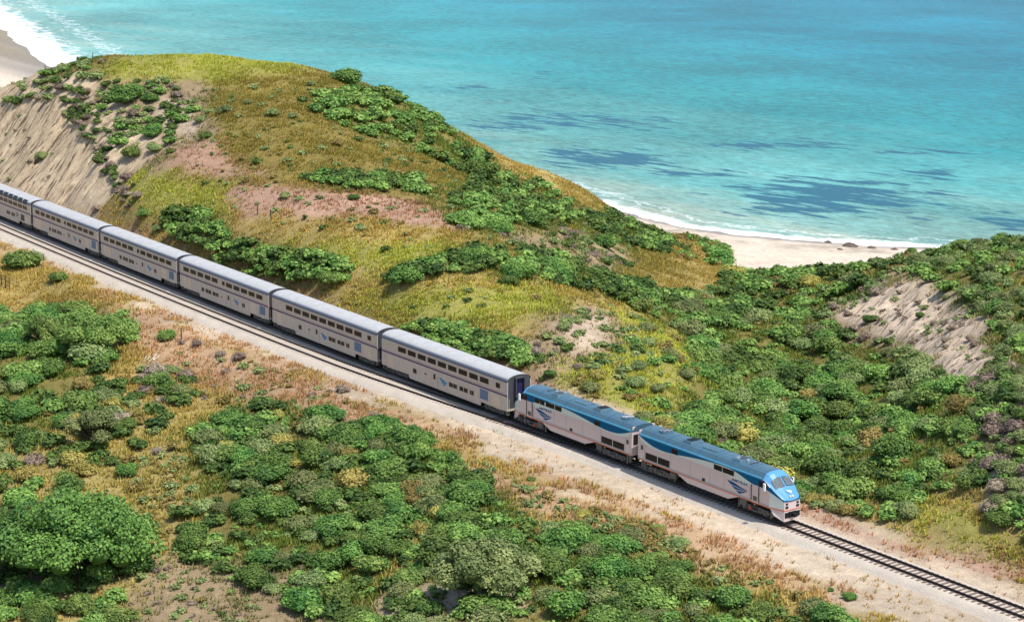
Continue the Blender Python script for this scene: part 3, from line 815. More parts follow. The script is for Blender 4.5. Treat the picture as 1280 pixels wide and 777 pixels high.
# ------------------------------------------------------------------ coaches
HW = 1.53; CL = 12.47
def coach_shell(root, roof_mat='roof_grey'):
    # sides with cut-outs over the bogies
    out = [(-CL, 0.98), (-11.35, 0.98), (-11.2, 0.86), (-6.75, 0.98), (-6.55, 0.55), (7.45, 0.55), (7.6, 1.0), (11.2, 0.9), (11.35, 0.98), (CL, 1.0), (CL, 4.2), (-CL, 4.2)]
    b = MB().plate(out, -HW, -HW + 0.08).plate(out, HW - 0.08, HW)
    b.box(-CL + 0.02, CL - 0.02, -HW + 0.08, HW - 0.08, 1.0, 1.25)
    b.obj('body', M['steel'], root)
    # roof shell
    prof = [(HW + 0.012, 4.16), (HW - 0.012, 4.36), (1.40, 4.54), (1.18, 4.68), (0.8, 4.80), (0.4, 4.865), (0, 4.885)]
    prof = [(-y, z) for y, z in prof] + [(y, z) for y, z in prof[-2::-1]]
    rm = MB(); n = len(prof)
    xs = [-CL, -CL + 0.25] + [(-CL + 0.25) + (2 * CL - 0.5) * i / 9 for i in range(1, 9)] + [CL - 0.25, CL]
    for i in range(len(xs) - 1):
        rm.add([(x, y, z) for x in (xs[i], xs[i + 1]) for y, z in prof], [(k, k + 1, n + k + 1, n + k) for k in range(n - 1)])
    rf = rm.obj('roof', M[roof_mat], root)
    for p in rf.data.polygons: p.use_smooth = True
    for sg in (-1, 1):
        MB().add([(x, sg * (y + 0.012), z + 0.004) for x in (-CL + .01, CL - .01) for y, z in ((HW + 0.012, 4.17), (HW - 0.012, 4.36), (1.43, 4.50))], [(0, 1, 4, 3), (1, 2, 5, 4)]).obj('roof_edge', M['roof_edge'], root)
    # seams across the roof
    sm = MB().add([(xx, y * 1.0, z + 0.012) for xx in (-0.03, 0.03) for y, z in prof], [(k, k + 1, n + k + 1, n + k) for k in range(n - 1)]).mesh('seam', M['frame'])
    for i in range(1, 10): link('seam', sm, rf, (-CL + 2 * CL * i / 10, 0, 0))
    # gutter line
    MB().box(-CL + .02, CL - .02, -HW - 0.02, -HW, 4.13, 4.17).obj('gutter', M['purple'], root)
    MB().box(-CL + .02, CL - .02, HW, HW + 0.02, 4.13, 4.17).obj('gutter', M['purple'], root)
    # dark ends with gangway
    for sgn in (-1, 1):
        e = MB()
        prof2 = [(-HW + 0.1, 0.95), (HW - 0.1, 0.95), (HW - .09, 4.15)] + [(y * 0.97, z - 0.03) for y, z in prof[::-1]][1:-1] + [(-HW + .09, 4.15)]
        e.prism(prof2, sgn * (CL - 0.12), sgn * (CL - 0.03))
        eo = e.obj('end_wall', M['dark_end'], root)
        g = MB().box(sgn * (CL - 0.03), sgn * (CL + 0.28), -0.62, -0.5, 2.55, 4.5).box(sgn * (CL - 0.03), sgn * (CL + 0.28), 0.5, 0.62, 2.55, 4.5).box(sgn * (CL - 0.03), sgn * (CL + 0.28), -0.62, 0.62, 4.5, 4.62).box(sgn * (CL - 0.03), sgn * (CL + 0.28), -0.62, 0.62, 2.45, 2.55)
        g.obj('gangway', M['dark_end'], eo)
        MB().box(sgn * (CL - 0.03), sgn * (CL + 0.02), -0.40, 0.40, 2.75, 4.35).obj('end_door', M['violet_door'], eo)
        MB().box(sgn * CL - 0.06, sgn * CL + 0.34 * sgn if sgn > 0 else sgn * CL + 0.0, -0.2, 0.2, 0.75, 1.0).obj('coupler', M['black'], root)
        for yy in (-1.3, 1.3): MB().tube((sgn * (CL - 0.01), yy, 1.2), (sgn * (CL - 0.01), yy, 2.3), 0.03).obj('grab_rail', M['frame'], eo)
    # stripes
    MB().box(-CL + .01, CL - .01, -HW - 0.012, -HW, 2.58, 2.72).obj('stripe', M['purple'], root)
    MB().box(-CL + .01, CL - .01, -HW - 0.010, -HW, 2.80, 2.86).obj('stripe', M['rose'], root)
    # shallow vertical ribs along the lower side
    r1 = MB().box(-0.015, 0.015, -HW - 0.014, -HW, 1.05, 2.56).mesh('rib', M['frame'])
    for x in np.arange(-CL + 0.6, CL - 0.3, 1.47): link('rib', r1, root, (float(x), 0, 0))
    # underframe gear
    u = MB().box(-6.3, 7.3, -1.35, 1.35, 0.42, 0.56).box(-12.3, 12.3, -0.9, 0.9, 0.72, 0.99).box(-3.5, -1, -1.3, 1.3, 0.3, 0.42).box(2, 5, -1.25, 1.25, 0.28, 0.42)
    u.obj('undercarriage', M['black'], root)
    for x in (-9.0, 9.55): bogie(root, x, 2.6, 0.46, 'coach')
    # steps and brake rigging at each end
    for x in (-12.2, -11.5, 11.5, 12.2): MB().box(x - 0.12, x + 0.12, -1.45, -1.1, 0.5, 0.95).obj('step', M['bogie'], root)

def access_panel(root, s0, s1, z0, z1, mat='frame'):
    MB().box(s0, s1, -HW - 0.02, -HW, z0, z1).obj('access_panel', M[mat], root)

def coach_door(root, s0, s1):
    d = MB().box(s0, s1, -HW - 0.022, -HW, 0.72, 2.32).obj('door', M['steel'], root)
    for x in (s0 - 0.05, s1 + 0.05): MB().tube((x, -HW - 0.05, 1.0), (x, -HW - 0.05, 2.1), 0.025).obj('grab_rail', M['frame'], d)
    c = (s0 + s1) / 2
    MB().box(c - 0.2, c + 0.2, -HW - 0.036, -HW - 0.02, 1.55, 2.15).obj('pane', M['glass_black'], d)

def emblem(root, s0, w, zt):
    emblem_mb(s0 - 0.08, zt + 0.04, w * 1.12, w * 0.56, -HW - 0.012, -HW).obj('emblem', M['emblem_light'], root)

def make_coach_a():
    root = empty('passenger_coach')
    coach_shell(root)
    for i in range(9): window(root, -8.95 + 2.04 * i, -7.28 + 2.04 * i, 3.22, 3.82, HW)
    window(root, 10.34, 11.14, 3.24, 3.80, HW)
    window(root, -5.83, -5.09, 1.36, 1.90, HW); window(root, 5.47, 6.24, 1.36, 1.87, HW)
    window(root, 1.40, 3.04, 1.36, 1.87, HW, bars=1); window(root, 3.46, 5.08, 1.36, 1.87, HW, bars=1)
    MB().box(-3.5, -3.1, -HW - 0.02, -HW, 1.68, 1.85).obj('vent', M['dark_end'], root)
    coach_door(root, -2.0, -0.9); emblem(root, -0.46, 1.44, 1.95)
    access_panel(root, 7.39, 8.88, 1.36, 2.45, 'panel_blue')
    access_panel(root, -11.2, -9.9, 1.12, 2.40); access_panel(root, 9.6, 11.2, 1.12, 2.40)
    return root

def make_coach_b():
    root = empty('passenger_coach')
    coach_shell(root)
    for a in (-11.3, -9.2, -7.1, -5.0, -2.98, 1.08, 3.13, 5.18, 7.23, 9.29): window(root, a, a + 1.66, 3.24, 3.82, HW)
    window(root, -0.04, 0.70, 3.26, 3.80, HW)
    window(root, -6.05, -5.28, 1.40, 1.92, HW); window(root, -4.86, -3.22, 1.40, 1.92, HW, bars=1); window(root, -2.82, -1.14, 1.40, 1.92, HW, bars=1)
    window(root, 5.40, 6.16, 1.36, 1.88, HW)
    MB().box(-0.5, -0.15, -HW - 0.02, -HW, 1.55, 1.72).obj('vent', M['dark_end'], root)
    coach_door(root, 1.15, 2.2); emblem(root, 3.2, 1.3, 1.98)
    access_panel(root, 10.1, 11.55, 1.36, 2.45, 'panel_blue')
    access_panel(root, -11.6, -10.4, 1.12, 2.42); access_panel(root, -10.2, -9.0, 1.12, 2.42); access_panel(root, 7.8, 9.3, 1.12, 2.42)
    return root

def make_lounge():
    root = empty('passenger_coach')
    coach_shell(root)
    for i in range(11):
        a = -11.2 + 2.06 * i
        if a > 10.3: break
        window(root, a, a + 1.7, 3.18, 3.74, HW, bars=1)
        # curved upper lights that follow the roof edge
        pr = [(-(HW + 0.03), 4.02), (-(HW + 0.01), 4.36), (-1.44, 4.56), (-1.22, 4.72)]
        wv_ = MB(); n = len(pr)
        wv_.add([(x, y, z) for x in (a + .05, a + 1.65) for y, z in pr], [(k, k + 1, n + k + 1, n + k) for k in range(n - 1)])
        wv_.add([(x, y * 0.96, z - 0.05) for x in (a + .05, a + 1.65) for y, z in pr], [(n + k, n + k + 1, k + 1, k) for k in range(n - 1)])
        wv_.obj('roof_window', M['glass_black'], root)
    for a in (-9.2, -7.2, 2.2, 4.3): window(root, a, a + 1.5, 1.36, 1.9, HW, bars=1)
    coach_door(root, 6.4, 7.3)
    access_panel(root, 8.3, 9.8, 1.2, 2.2, 'dark_end'); access_panel(root, 10.2, 11.6, 1.2, 2.2)
    return root

def set_car(o, s):
    o.location = (s, float(yc(s)), 0); o.rotation_euler = (0, 0, yaw_at(s))
cen = [-21.03 - 25.91 * (i + 0.5) + 0.17 for i in range(6)]
GRP = 'silver two-storey coaches of the train'
ca = make_coach_a(); set_car(ca, cen[0])
tag(ca, 'silver two-storey coach right behind the rear locomotive, its front end and violet end door showing', 'train coach', GRP)
c2_ = copy_tree(ca); set_car(c2_, cen[1])
tag(c2_, 'second silver coach behind the locomotives, nine upper windows in one unbroken row', 'train coach', GRP)
cb = make_coach_b(); set_car(cb, cen[2])
tag(cb, 'third silver coach behind the locomotives, its upper windows split in two rows of five', 'train coach', GRP)
c4 = copy_tree(cb); set_car(c4, cen[3])
tag(c4, 'fourth silver coach behind the locomotives, beside the green brush strip of the hill', 'train coach', GRP)
c5 = copy_tree(cb); set_car(c5, cen[4])
tag(c5, 'fifth silver coach behind the locomotives, standing under the bare cut slope', 'train coach', GRP)
cl = make_lounge(); set_car(cl, cen[5])
tag(cl, 'lounge coach with dark curved roof windows at the left edge of the photo', 'train coach', GRP)

# ------------------------------------------------------------------ locomotives
LW = 1.48
def make_loco():
    root = empty('locomotive')
    # side walls and rear; the nose narrows towards the front
    sidep = [(-10.05, 1.28), (8.75, 1.28), (8.75, 3.25), (8.0, 3.72), (-10.05, 3.72)]
    b = MB().plate(sidep, -LW, -LW + 0.08).plate(sidep, LW - 0.08, LW)
    b.box(-10.05, -9.97, -LW + 0.08, LW - 0.08, 1.28, 4.2).box(-9.97, 8.7, -LW + .08, LW - .08, 1.28, 1.4)
    # tapered cheeks
    for sg in (-1, 1):
        b.add([(8.75, sg * LW, 1.28), (10.22, sg * 0.98, 1.28), (10.16, sg * 0.98, 2.2), (8.75, sg * LW, 3.25)], [(0, 1, 2, 3)])
    b.add([(10.22, -0.98, 1.28), (10.22, 0.98, 1.28), (10.16, 0.98, 2.2), (10.16, -0.98, 2.2)], [(0, 1, 2, 3)])
    b.obj('body', M['mauve'], root)
    # pale cheek panels in front of the side
    for sg in (-1, 1):
        e = 0.008 * sg
        MB().add([(8.76, sg * LW + e, 1.45), (10.19, sg * 0.98 + e * 2, 1.45), (10.15, sg * 0.98 + e * 2, 2.16), (8.76, sg * LW + e, 2.82)], [(0, 1, 2, 3)]).obj('cheek_panel', M['pale'], root)
    # roof: sloped shoulders, slightly crowned top
    prof = [(-LW - 0.01, 3.70), (-LW + 0.02, 3.80), (-1.0, 4.22), (-0.55, 4.33), (0, 4.36), (0.55, 4.33), (1.0, 4.22), (LW - 0.02, 3.80), (LW + 0.01, 3.70)]
    r = MB(); n = len(prof)
    xs = np.linspace(-10.07, 7.75, 8)
    for i in range(len(xs) - 1):
        r.add([(x, y, z) for x in (xs[i], xs[i + 1]) for y, z in prof], [(k, k + 1, n + k + 1, n + k) for k in range(n - 1)])
    r.add([(xs[0], y, z) for y, z in prof], [tuple(range(n))])
    rf = r.obj('roof', M['loco_roof'], root)
    for sg in (-1, 1):
        MB().add([(x, sg * y, z) for x in (-10.0, 7.7) for y, z in ((LW + 0.014, 3.68), (LW + 0.010, 3.79), (LW - 0.10, 3.875))], [(0, 1, 4, 3), (1, 2, 5, 4)]).obj('roof_edge', M['edge_blue'], root)
    sm = MB().add([(xx, y, z + 0.012) for xx in (-0.025, 0.025) for y, z in prof[1:-1]], [(k, k + 1, n - 2 + k + 1, n - 2 + k) for k in range(n - 3)]).mesh('roof_seam', M['loco_blue'])
    for x in (-8.2, -5.9, -3.6, -1.3, 1.0, 3.3, 5.6): link('roof_seam', sm, rf, (x, 0, 0))
    # nose hood, light blue, raked
    hb = MB()
    T = [(7.75, 1.47, 3.72), (7.75, 1.0, 4.22), (7.75, 0.5, 4.34), (7.75, 0, 4.36)]
    top = [(8.05, 1.465, 3.70), (8.12, 0.98, 4.14), (8.16, 0.5, 4.25), (8.18, 0, 4.27)]
    midp = [(9.12, 1.345, 2.985), (9.34, 0.88, 3.06), (9.42, 0.45, 3.10), (9.44, 0, 3.12)]
    low = [(9.98, 1.04, 2.34), (10.18, 0.74, 2.26), (10.24, 0.38, 2.22), (10.26, 0, 2.2)]
    rows = [T, top, midp, low]
    for sg in (-1, 1):
        for a, c in zip(rows[:-1], rows[1:]):
            for k in range(3):
                hb.add([(p[0], p[1] * sg, p[2]) for p in (a[k], a[k + 1], c[k + 1], c[k])], [(0, 1, 2, 3)])
    nh = hb.obj('nose_hood', M['nose_blue'], root)
    # deep blue cheeks between side window and nose tip
    for sg in (-1, 1):
        e = 0.012
        MB().add([(p[0], p[1] * sg, p[2]) for p in ((7.7, LW + e, 3.70), (8.02, LW + e, 3.70), (8.76, LW + e, 3.255), (10.17, 0.98 + e, 2.215), (10.175, 0.98 + e, 2.12), (8.77, LW + e, 2.84), (8.0, LW + e, 3.0), (7.7, LW + e, 3.0))],
                 [(0, 1, 6, 7), (1, 2, 5, 6), (2, 3, 4, 5)]).obj('nose_cheek', M['loco_blue'], root)
        MB().add([(p[0], p[1] * sg, p[2]) for p in ((9.98, 0.985, 2.33), (10.18, 0.74, 2.27), (10.25, 0.38, 2.225), (10.27, 0, 2.205), (10.25, 0, 2.12), (10.2, 0.98, 2.14))], [(0, 1, 2, 3, 4, 5)]).obj('nose_edge', M['loco_blue'], root)
    # windscreens sit on the raked hood
    def on_hood(u, v):   # u across 0..1 from centre, v down 0..1 from the top edge
        t = top; q = midp
        a = np.array(t[3]) * (1 - u) + np.array(t[0]) * u if False else None
        i = min(int(u * 3), 2); f = u * 3 - i
        A = np.array(t[3 - i]) * (1 - f) + np.array(t[2 - i]) * f
        B = np.array(q[3 - i]) * (1 - f) + np.array(q[2 - i]) * f
        return A * (1 - v) + B * v
    nrm = np.array([0.64, 0, 0.70])
    for sg in (-1, 1):
        pts = [on_hood(0.10, 0.30), on_hood(0.40, 0.32), on_hood(0.74, 0.36), on_hood(0.78, 0.88), on_hood(0.42, 0.86), on_hood(0.10, 0.84)]
        P0 = [tuple((p + nrm * 0.035) * np.array([1, sg, 1])) for p in pts]; P1 = [tuple((p - nrm * 0.05) * np.array([1, sg, 1])) for p in pts]
        w_ = MB().add(P0 + P1, [(0, 1, 4, 5), (1, 2, 3, 4)] + [(i, 6 + i, 6 + (i + 1) % 6, (i + 1) % 6) for i in range(6)]).obj('windscreen', M['screen'], root)
        c0 = sum(pts) / 6; mp_ = [(p - c0) * 1.13 + c0 for p in pts]
        P0 = [tuple((p + nrm * 0.022) * np.array([1, sg, 1])) for p in mp_]
        MB().add(P0 + P1, [(0, 1, 4, 5), (1, 2, 3, 4)] + [(i, 6 + i, 6 + (i + 1) % 6, (i + 1) % 6) for i in range(6)]).obj('windscreen_gasket', M['dark_frame'], w_)
    # emblem and headlights on the nose
    hl = MB()
    for yy in (-0.14, 0.14): hl.cyl((10.02, yy, 2.52), 'x', 0.10, 0.10, 0.10, 12)
    hl.obj('headlight', M['lamp'], root)
    nm = emblem_mb(-0.30, 0.0, 0.6, 0.4, -0.01, 0.012)
    em = nm.obj('nose_emblem', M['white'], root)
    em.matrix_local = Matrix.Translation((9.62, 0.0, 3.02)) @ Matrix.Rotation(R(90), 4, 'Z') @ Matrix.Rotation(R(-48), 4, 'X')
    for sg in (-1, 1):
        MB().box(10.16, 10.24, sg * 0.66 - 0.12, sg * 0.66 + 0.12, 1.82, 1.98).obj('marker_light', M['black'], root)
        MB().box(10.16, 10.25, sg * 0.66 - 0.17, sg * 0.66 + 0.17, 1.50, 1.68).obj('ditch_light', M['black'], root)
    # blue and pale swooshes, orange line, on both sides
    for sg in (-1, 1):
        Y0, Y1 = (-LW - 0.010, -LW) if sg < 0 else (LW, LW + 0.010)
        Y2 = (-LW - 0.006, -LW) if sg < 0 else (LW, LW + 0.006)
        rear = arcpts([(-9.9, 3.69), (-9.1, 3.40), (-8.1, 3.12), (-7.0, 2.99), (-6.0, 2.97), (-4.9, 3.04), (-3.8, 3.16), (-2.0, 3.38), (0.0, 3.56), (2.2, 3.69)], 4)
        MB().plate(rear, Y0, Y1).obj('blue_swoosh', M['loco_blue'], root)
        front = arcpts([(3.2, 3.69), (4.4, 3.50), (5.4, 3.24), (6.4, 3.03), (7.2, 2.98), (8.0, 2.98)], 4) + [(8.0, 3.69)]
        MB().plate(front, Y0, Y1).obj('blue_swoosh', M['loco_blue'], root)
        palep = arcpts([(-10.0, 3.68), (-9.6, 3.18), (-8.8, 2.98), (-7.6, 2.84), (-6.0, 2.86), (-3.8, 3.02), (0, 3.04), (2.5, 3.0), (4.4, 2.86), (5.9, 2.62)], 4) + arcpts([(6.35, 2.98), (5.4, 3.26), (4.4, 3.52), (3.2, 3.69)], 4)
        MB().plate(palep, *Y2).obj('pale_band', M['pale'], root)
        MB().plate([(-10.04, 1.265), (8.75, 1.265), (8.75, 1.36), (-10.04, 1.36)], Y0[0] if False else Y0, Y1).obj('orange_stripe', M['orange'], root)
        MB().plate([(-10.04, 1.365), (8.75, 1.365), (8.75, 1.55), (-10.04, 1.55)], *Y2).obj('grey_band', M['grey_band'], root)
        MB().add([(8.75, sg * (LW + 0.01), 1.275), (10.23, sg * 0.99, 1.265), (10.23, sg * 0.99, 1.36), (8.75, sg * (LW + 0.01), 1.36)], [(0, 1, 2, 3)]).obj('orange_stripe', M['orange'], root)
        # skirt over the fuel tank
        sk = [(-4.2, 1.28), (-2.6, 0.72), (3.2, 0.72), (4.7, 1.28)]
        MB().plate(sk, *((-LW - 0.004, -LW + 0.1) if sg < 0 else (LW - 0.1, LW + 0.004))).obj('skirt', M['mauve'], root)
    MB().box(10.222, 10.235, -0.98, 0.98, 1.275, 1.35).obj('orange_stripe', M['orange'], root)
    for sg in (-1, 1):
        pm = MB().box(-0.012, 0.012, *((-LW - 0.013, -LW) if sg < 0 else (LW, LW + 0.013)), 1.56, 2.95).mesh('panel_seam', M['grey_band'])
        for x in (-9.0, -5.1, -2.2, 0.6, 2.6, 6.1): link('panel_seam', pm, root, (x, 0, 0))
    # emblem, lettering
    em = emblem_mb(2.98, 2.58, 2.9, 0.98, -LW - 0.011, -LW)
    em.obj('emblem', M['emblem'], root)
    tx = text_mesh('lettering', 'AMTRAK', 0.40, M['emblem'], 0.25, 0.006, 1.08)
    bb = [v.co.x for v in tx.vertices]; wx = max(bb) - min(bb)
    lt = link('lettering', tx, root, (4.72, -LW - 0.006, 2.60)); lt.scale = (2.35 / wx, 1, 0.9)
    e2 = link('emblem', em.mesh('emblem', M['emblem']), root, (0, 0, 0))
    e2.matrix_local = Matrix.Translation((8.86, 0, 0)) @ Matrix.Rotation(math.pi, 4, 'Z')
    l2 = link('lettering', tx, root, (4.2, LW + 0.006, 2.60), math.pi); l2.scale = (2.35 / wx, 1, 0.9)
    # windows: two on the left side, four on the right
    def win(s0, s1, z0, z1, sg, glass='glass_black', bars=0, name='window'):
        if sg < 0: return window(root, s0, s1, z0, z1, LW + 0.006, glass, bars, name)
        o = window(root, s0, s1, z0, z1, LW + 0.006, glass, bars, name)
        o.location = ((s0 + s1) / 2, LW + 0.006, (z0 + z1) / 2); o.rotation_euler = (0, 0, math.pi); return o
    # viewed from the near side the leading engine shows its right flank, the rear engine its left
    for s0, s1 in ((1.18, 2.22), (2.42, 3.88)): win(s0, s1, 3.12, 3.52, -1)
    for s0, s1 in ((1.4, 2.4), (2.62, 4.02), (4.34, 4.98), (5.22, 5.86)): win(s0, s1, 3.18, 3.58, 1)
    for sg in (-1, 1):
        win(-4.95, -4.15, 3.12, 3.52, sg)
        win(7.38, 8.36, 3.06, 3.50, sg)
        for a in (-8.82, -6.94): win(a, a + 1.62, 1.60, 2.16, sg, bars=2, name='louvre_window')
        win(-0.42, -0.14, 1.55, 1.75, sg)
        d = MB().box(6.45, 7.3, *((-LW - 0.03, -LW) if sg < 0 else (LW, LW + 0.03)), 1.36, 3.0).obj('cab_door', M['mauve'], root)
        for x in (6.38, 7.37):
            MB().tube((x, sg * (LW + 0.06), 1.5), (x, sg * (LW + 0.06), 2.95), 0.045).obj('handrail', M['bogie'], d)
        for z in (0.55, 0.85, 1.15): MB().box(6.55, 7.2, *((-LW - 0.02, -LW + 0.2) if sg < 0 else (LW - .2, LW + 0.02)), z, z + 0.05).obj('step', M['bogie'], d)
        MB().box(6.6, 7.15, *((-LW - 0.045, -LW - 0.03) if sg < 0 else (LW + .03, LW + 0.045)), 1.5, 1.95).obj('grille', M['bogie'], d)
        r_ = MB().box(-9.75, -9.1, *((-LW - 0.025, -LW) if sg < 0 else (LW, LW + 0.025)), 1.5, 2.95).obj('rear_door', M['mauve'], root)
        MB().box(-9.6, -9.25, *((-LW - 0.035, -LW - 0.02) if sg < 0 else (LW + .02, LW + 0.035)), 2.35, 2.8).obj('pane', M['dark_end'], r_)
        MB().box(8.22, 8.46, *((-LW - 0.34, -LW - 0.2) if sg < 0 else (LW + .2, LW + 0.34)), 2.88, 3.56).obj('mirror', M['white'], root)
        # steps and gear below the sill
        for x in (-9.6, -9.2, 9.0): MB().box(x - 0.12, x + 0.12, sg * 1.2 - 0.1, sg * 1.2 + 0.1, 0.45, 1.25).obj('step', M['bogie'], root)
        MB().box(4.75, 5.6, sg * 1.25 - 0.15, sg * 1.25 + 0.15, 0.62, 1.2).obj('equipment_box', M['bogie'], root)
        MB().box(-5.2, -4.4, sg * 1.3 - 0.15, sg * 1.3 + 0.12, 0.6, 1.15).obj('equipment_box', M['bogie'], root)
        MB().cyl((6.2, -1.42 if sg < 0 else 1.30, 0.62), 'y', 0.15, 0.15, 0.12, 12).obj('filler_cap', M['red'], root)
    # pilot
    p = MB()
    p.add([(8.8, -1.42, 1.28), (10.2, -0.97, 1.28), (10.2, 0.97, 1.28), (8.8, 1.42, 1.28), (9.3, -1.38, 0.72), (10.28, -1.02, 0.3), (10.28, 1.02, 0.3), (9.3, 1.38, 0.72)], [(0, 1, 5, 4), (1, 2, 6, 5), (2, 3, 7, 6), (0, 4, 7, 3), (4, 5, 6, 7), (0, 3, 2, 1)])
    p.obj('pilot', M['mauve'], root)
    MB().box(10.2, 10.75, -0.16, 0.16, 0.72, 1.02).box(10.2, 10.34, -0.45, 0.45, 0.62, 1.14).obj('coupler', M['black'], root)
    for yy in (-0.7, 0.7): MB().box(10.22, 10.30, yy - 0.2, yy + 0.2, 0.62, 1.1).obj('pilot_recess', M['black'], root)
    # rear end
    MB().box(-10.12, -10.05, -0.42, 0.42, 1.5, 3.6).obj('rear_gangway_door', M['dark_end'], root)
    for yy in (-1.0, 1.0): MB().box(-10.1, -10.05, yy - 0.28, yy + 0.28, 2.4, 3.4).obj('rear_pane', M['black'], root)
    MB().box(-10.6, -10.05, -0.16, 0.16, 0.72, 1.02).obj('coupler', M['black'], root)
    MB().box(-9.9, 8.7, -1.1, 1.1, 0.95, 1.27).box(-2.5, 3.1, -1.3, 1.3, 0.45, 0.95).obj('undercarriage', M['black'], root)
    for x in (-6.9, 6.6): bogie(root, x, 2.75, 0.51, 'loco')
    # roof gear: fans, hatches, horn
    def fan(x, r):
        o = MB().cyl((x, 0, 4.30), 'z', r, r * 0.94, 0.18, 24).obj('roof_fan', M['loco_roof'], root)
        MB().cyl((x, 0, 4.44), 'z', r * 0.82, r * 0.82, 0.045, 24).obj('fan_grille', M['dark_end'], o)
        bl = MB()
        for k in range(6):
            a = k * math.pi / 3; bl.tube((x, 0, 4.495), (x + r * 0.85 * math.cos(a), r * 0.85 * math.sin(a), 4.495), 0.025)
        bl.obj('fan_guard', M['chrome'], o)
    fan(-7.6, 0.72)
    h = MB().add([(-4.3, -0.9, 4.2), (-2.9, -0.9, 4.2), (-2.9, 0.9, 4.2), (-4.3, 0.9, 4.2), (-4.1, -0.7, 4.52), (-3.1, -0.7, 4.52), (-3.1, 0.7, 4.52), (-4.1, 0.7, 4.52)], [(4, 5, 6, 7), (0, 1, 5, 4), (1, 2, 6, 5), (2, 3, 7, 6), (3, 0, 4, 7)]).obj('exhaust_hatch', M['loco_roof'], root)
    MB().box(-4.0, -3.2, -0.55, 0.55, 4.5, 4.56).obj('exhaust_grille', M['black'], h)
    h2 = MB().add([(2.7, -0.95, 4.2), (4.1, -0.95, 4.2), (4.1, 0.95, 4.2), (2.7, 0.95, 4.2), (3.0, -0.75, 4.46), (3.9, -0.75, 4.46), (3.9, 0.75, 4.46), (3.0, 0.75, 4.46)], [(4, 5, 6, 7), (0, 1, 5, 4), (1, 2, 6, 5), (2, 3, 7, 6), (3, 0, 4, 7)]).obj('roof_hatch', M['loco_roof'], root)
    MB().box(4.12, 4.32, -0.2, 0.1, 4.32, 4.52).obj('horn', M['chrome'], root); MB().box(3.1, 3.3, -0.5, -0.15, 4.46, 4.55).obj('antenna_dome', M['chrome'], root); MB().box(3.0, 3.9, -0.35, 0.5, 4.455, 4.475).obj('hatch_grille', M['dark_end'], root)
    MB().box(-1.6, 0.4, -0.55, 0.55, 4.33, 4.39).obj('roof_panel', M['loco_roof'], root)
    MB().box(5.0, 5.12, -0.5, 0.5, 4.33, 4.42).obj('aerial', M['dark_end'], root)
    return root

LG = 'blue and silver locomotives'
lo1 = make_loco(); set_car(lo1, 10.55)
tag(lo1, 'leading blue and silver diesel locomotive with its bright blue nose towards the lower right', 'locomotive', LG)
lo2 = copy_tree(lo1); set_car(lo2, -10.55)
lo2.rotation_euler = (0, 0, yaw_at(-10.55) + math.pi)
tag(lo2, 'rear blue and silver diesel locomotive turned nose to the first coach', 'locomotive', LG)

# ------------------------------------------------------------------ which cells are in view
vis = np.zeros(XX.shape, bool)
vi = np.argwhere(inframe)
Q = np.stack([XX[inframe], YY[inframe], ZZ[inframe] + 0.5], -1)
ok = np.ones(len(Q), bool)
for t in np.concatenate([np.linspace(0.55, 0.95, 34), np.linspace(0.955, 0.994, 8)]):
    P = CAM + (Q - CAM) * t
    ok &= height(P[:, 0], P[:, 1]) < P[:, 2] + 0.15
vis[inframe] = ok
dX = np.gradient(GX)[None, :] * np.ones((ny, 1)); dY = np.gradient(GY)[:, None] * np.ones((1, nx))
AREA = dX * dY

# ------------------------------------------------------------------ leaf and grass materials
def leaf_mat(name, col, tip, spread=0.2):
    mt = bpy.data.materials.new(name); mt.use_nodes = True; nt = mt.node_tree
    bs = nt.nodes['Principled BSDF']; out = nt.nodes['Material Output']
    a = N(nt, 'ShaderNodeAttribute'); a.attribute_name = 'tone'
    oi = N(nt, 'ShaderNodeObjectInfo')
    c = mixc(nt, col, tip, a.outputs['Fac'])
    v = maprange(nt, oi.outputs['Random'], 0, 1, 1 - spread * 1.6, 1 + spread * 1.6)
    hs = N(nt, 'ShaderNodeHueSaturation'); nt.links.new(c, hs.inputs['Color']); nt.links.new(v, hs.inputs['Value'])
    h = maprange(nt, oi.outputs['Random'], 0, 1, 0.5 - spread * 0.20, 0.498); nt.links.new(h, hs.inputs['Hue'])
    nt.links.new(hs.outputs[0], bs.inputs['Base Color']); bs.inputs['Roughness'].default_value = 0.65; bs.inputs['Specular IOR Level'].default_value = 0.25
    tr = N(nt, 'ShaderNodeBsdfTranslucent'); nt.links.new(hs.outputs[0], tr.inputs[0])
    mx = N(nt, 'ShaderNodeMixShader'); mx.inputs[0].default_value = 0.22
    nt.links.new(bs.outputs[0], mx.inputs[1]); nt.links.new(tr.outputs[0], mx.inputs[2]); nt.links.new(mx.outputs[0], out.inputs[0])
    return mt
LM = {
 'dark':   leaf_mat('dark_green_leaves', srgb(52, 94, 42), srgb(106, 144, 66)),
 'bright': leaf_mat('fresh_green_leaves', srgb(72, 114, 50), srgb(132, 164, 82)),
 'sage':   leaf_mat('sage_green_leaves', srgb(92, 114, 66), srgb(142, 156, 96)),
 'yellow': leaf_mat('yellow_green_leaves', srgb(126, 126, 58), srgb(186, 178, 92)),
 'grey':   leaf_mat('grey_brown_twigs', srgb(112, 102, 84), srgb(164, 150, 128)),
}
mt = bpy.data.materials.new('dry_grass_blades'); mt.use_nodes = True; nt = mt.node_tree; bs = nt.nodes['Principled BSDF']
a = N(nt, 'ShaderNodeAttribute'); a.attribute_name = 'cover'; nt.links.new(a.outputs['Color'], bs.inputs['Base Color'])
bs.inputs['Roughness'].default_value = 0.8; bs.inputs['Specular IOR Level'].default_value = 0.15
tr = N(nt, 'ShaderNodeBsdfTranslucent'); nt.links.new(a.outputs['Color'], tr.inputs[0])
mx = N(nt, 'ShaderNodeMixShader'); mx.inputs[0].default_value = 0.3
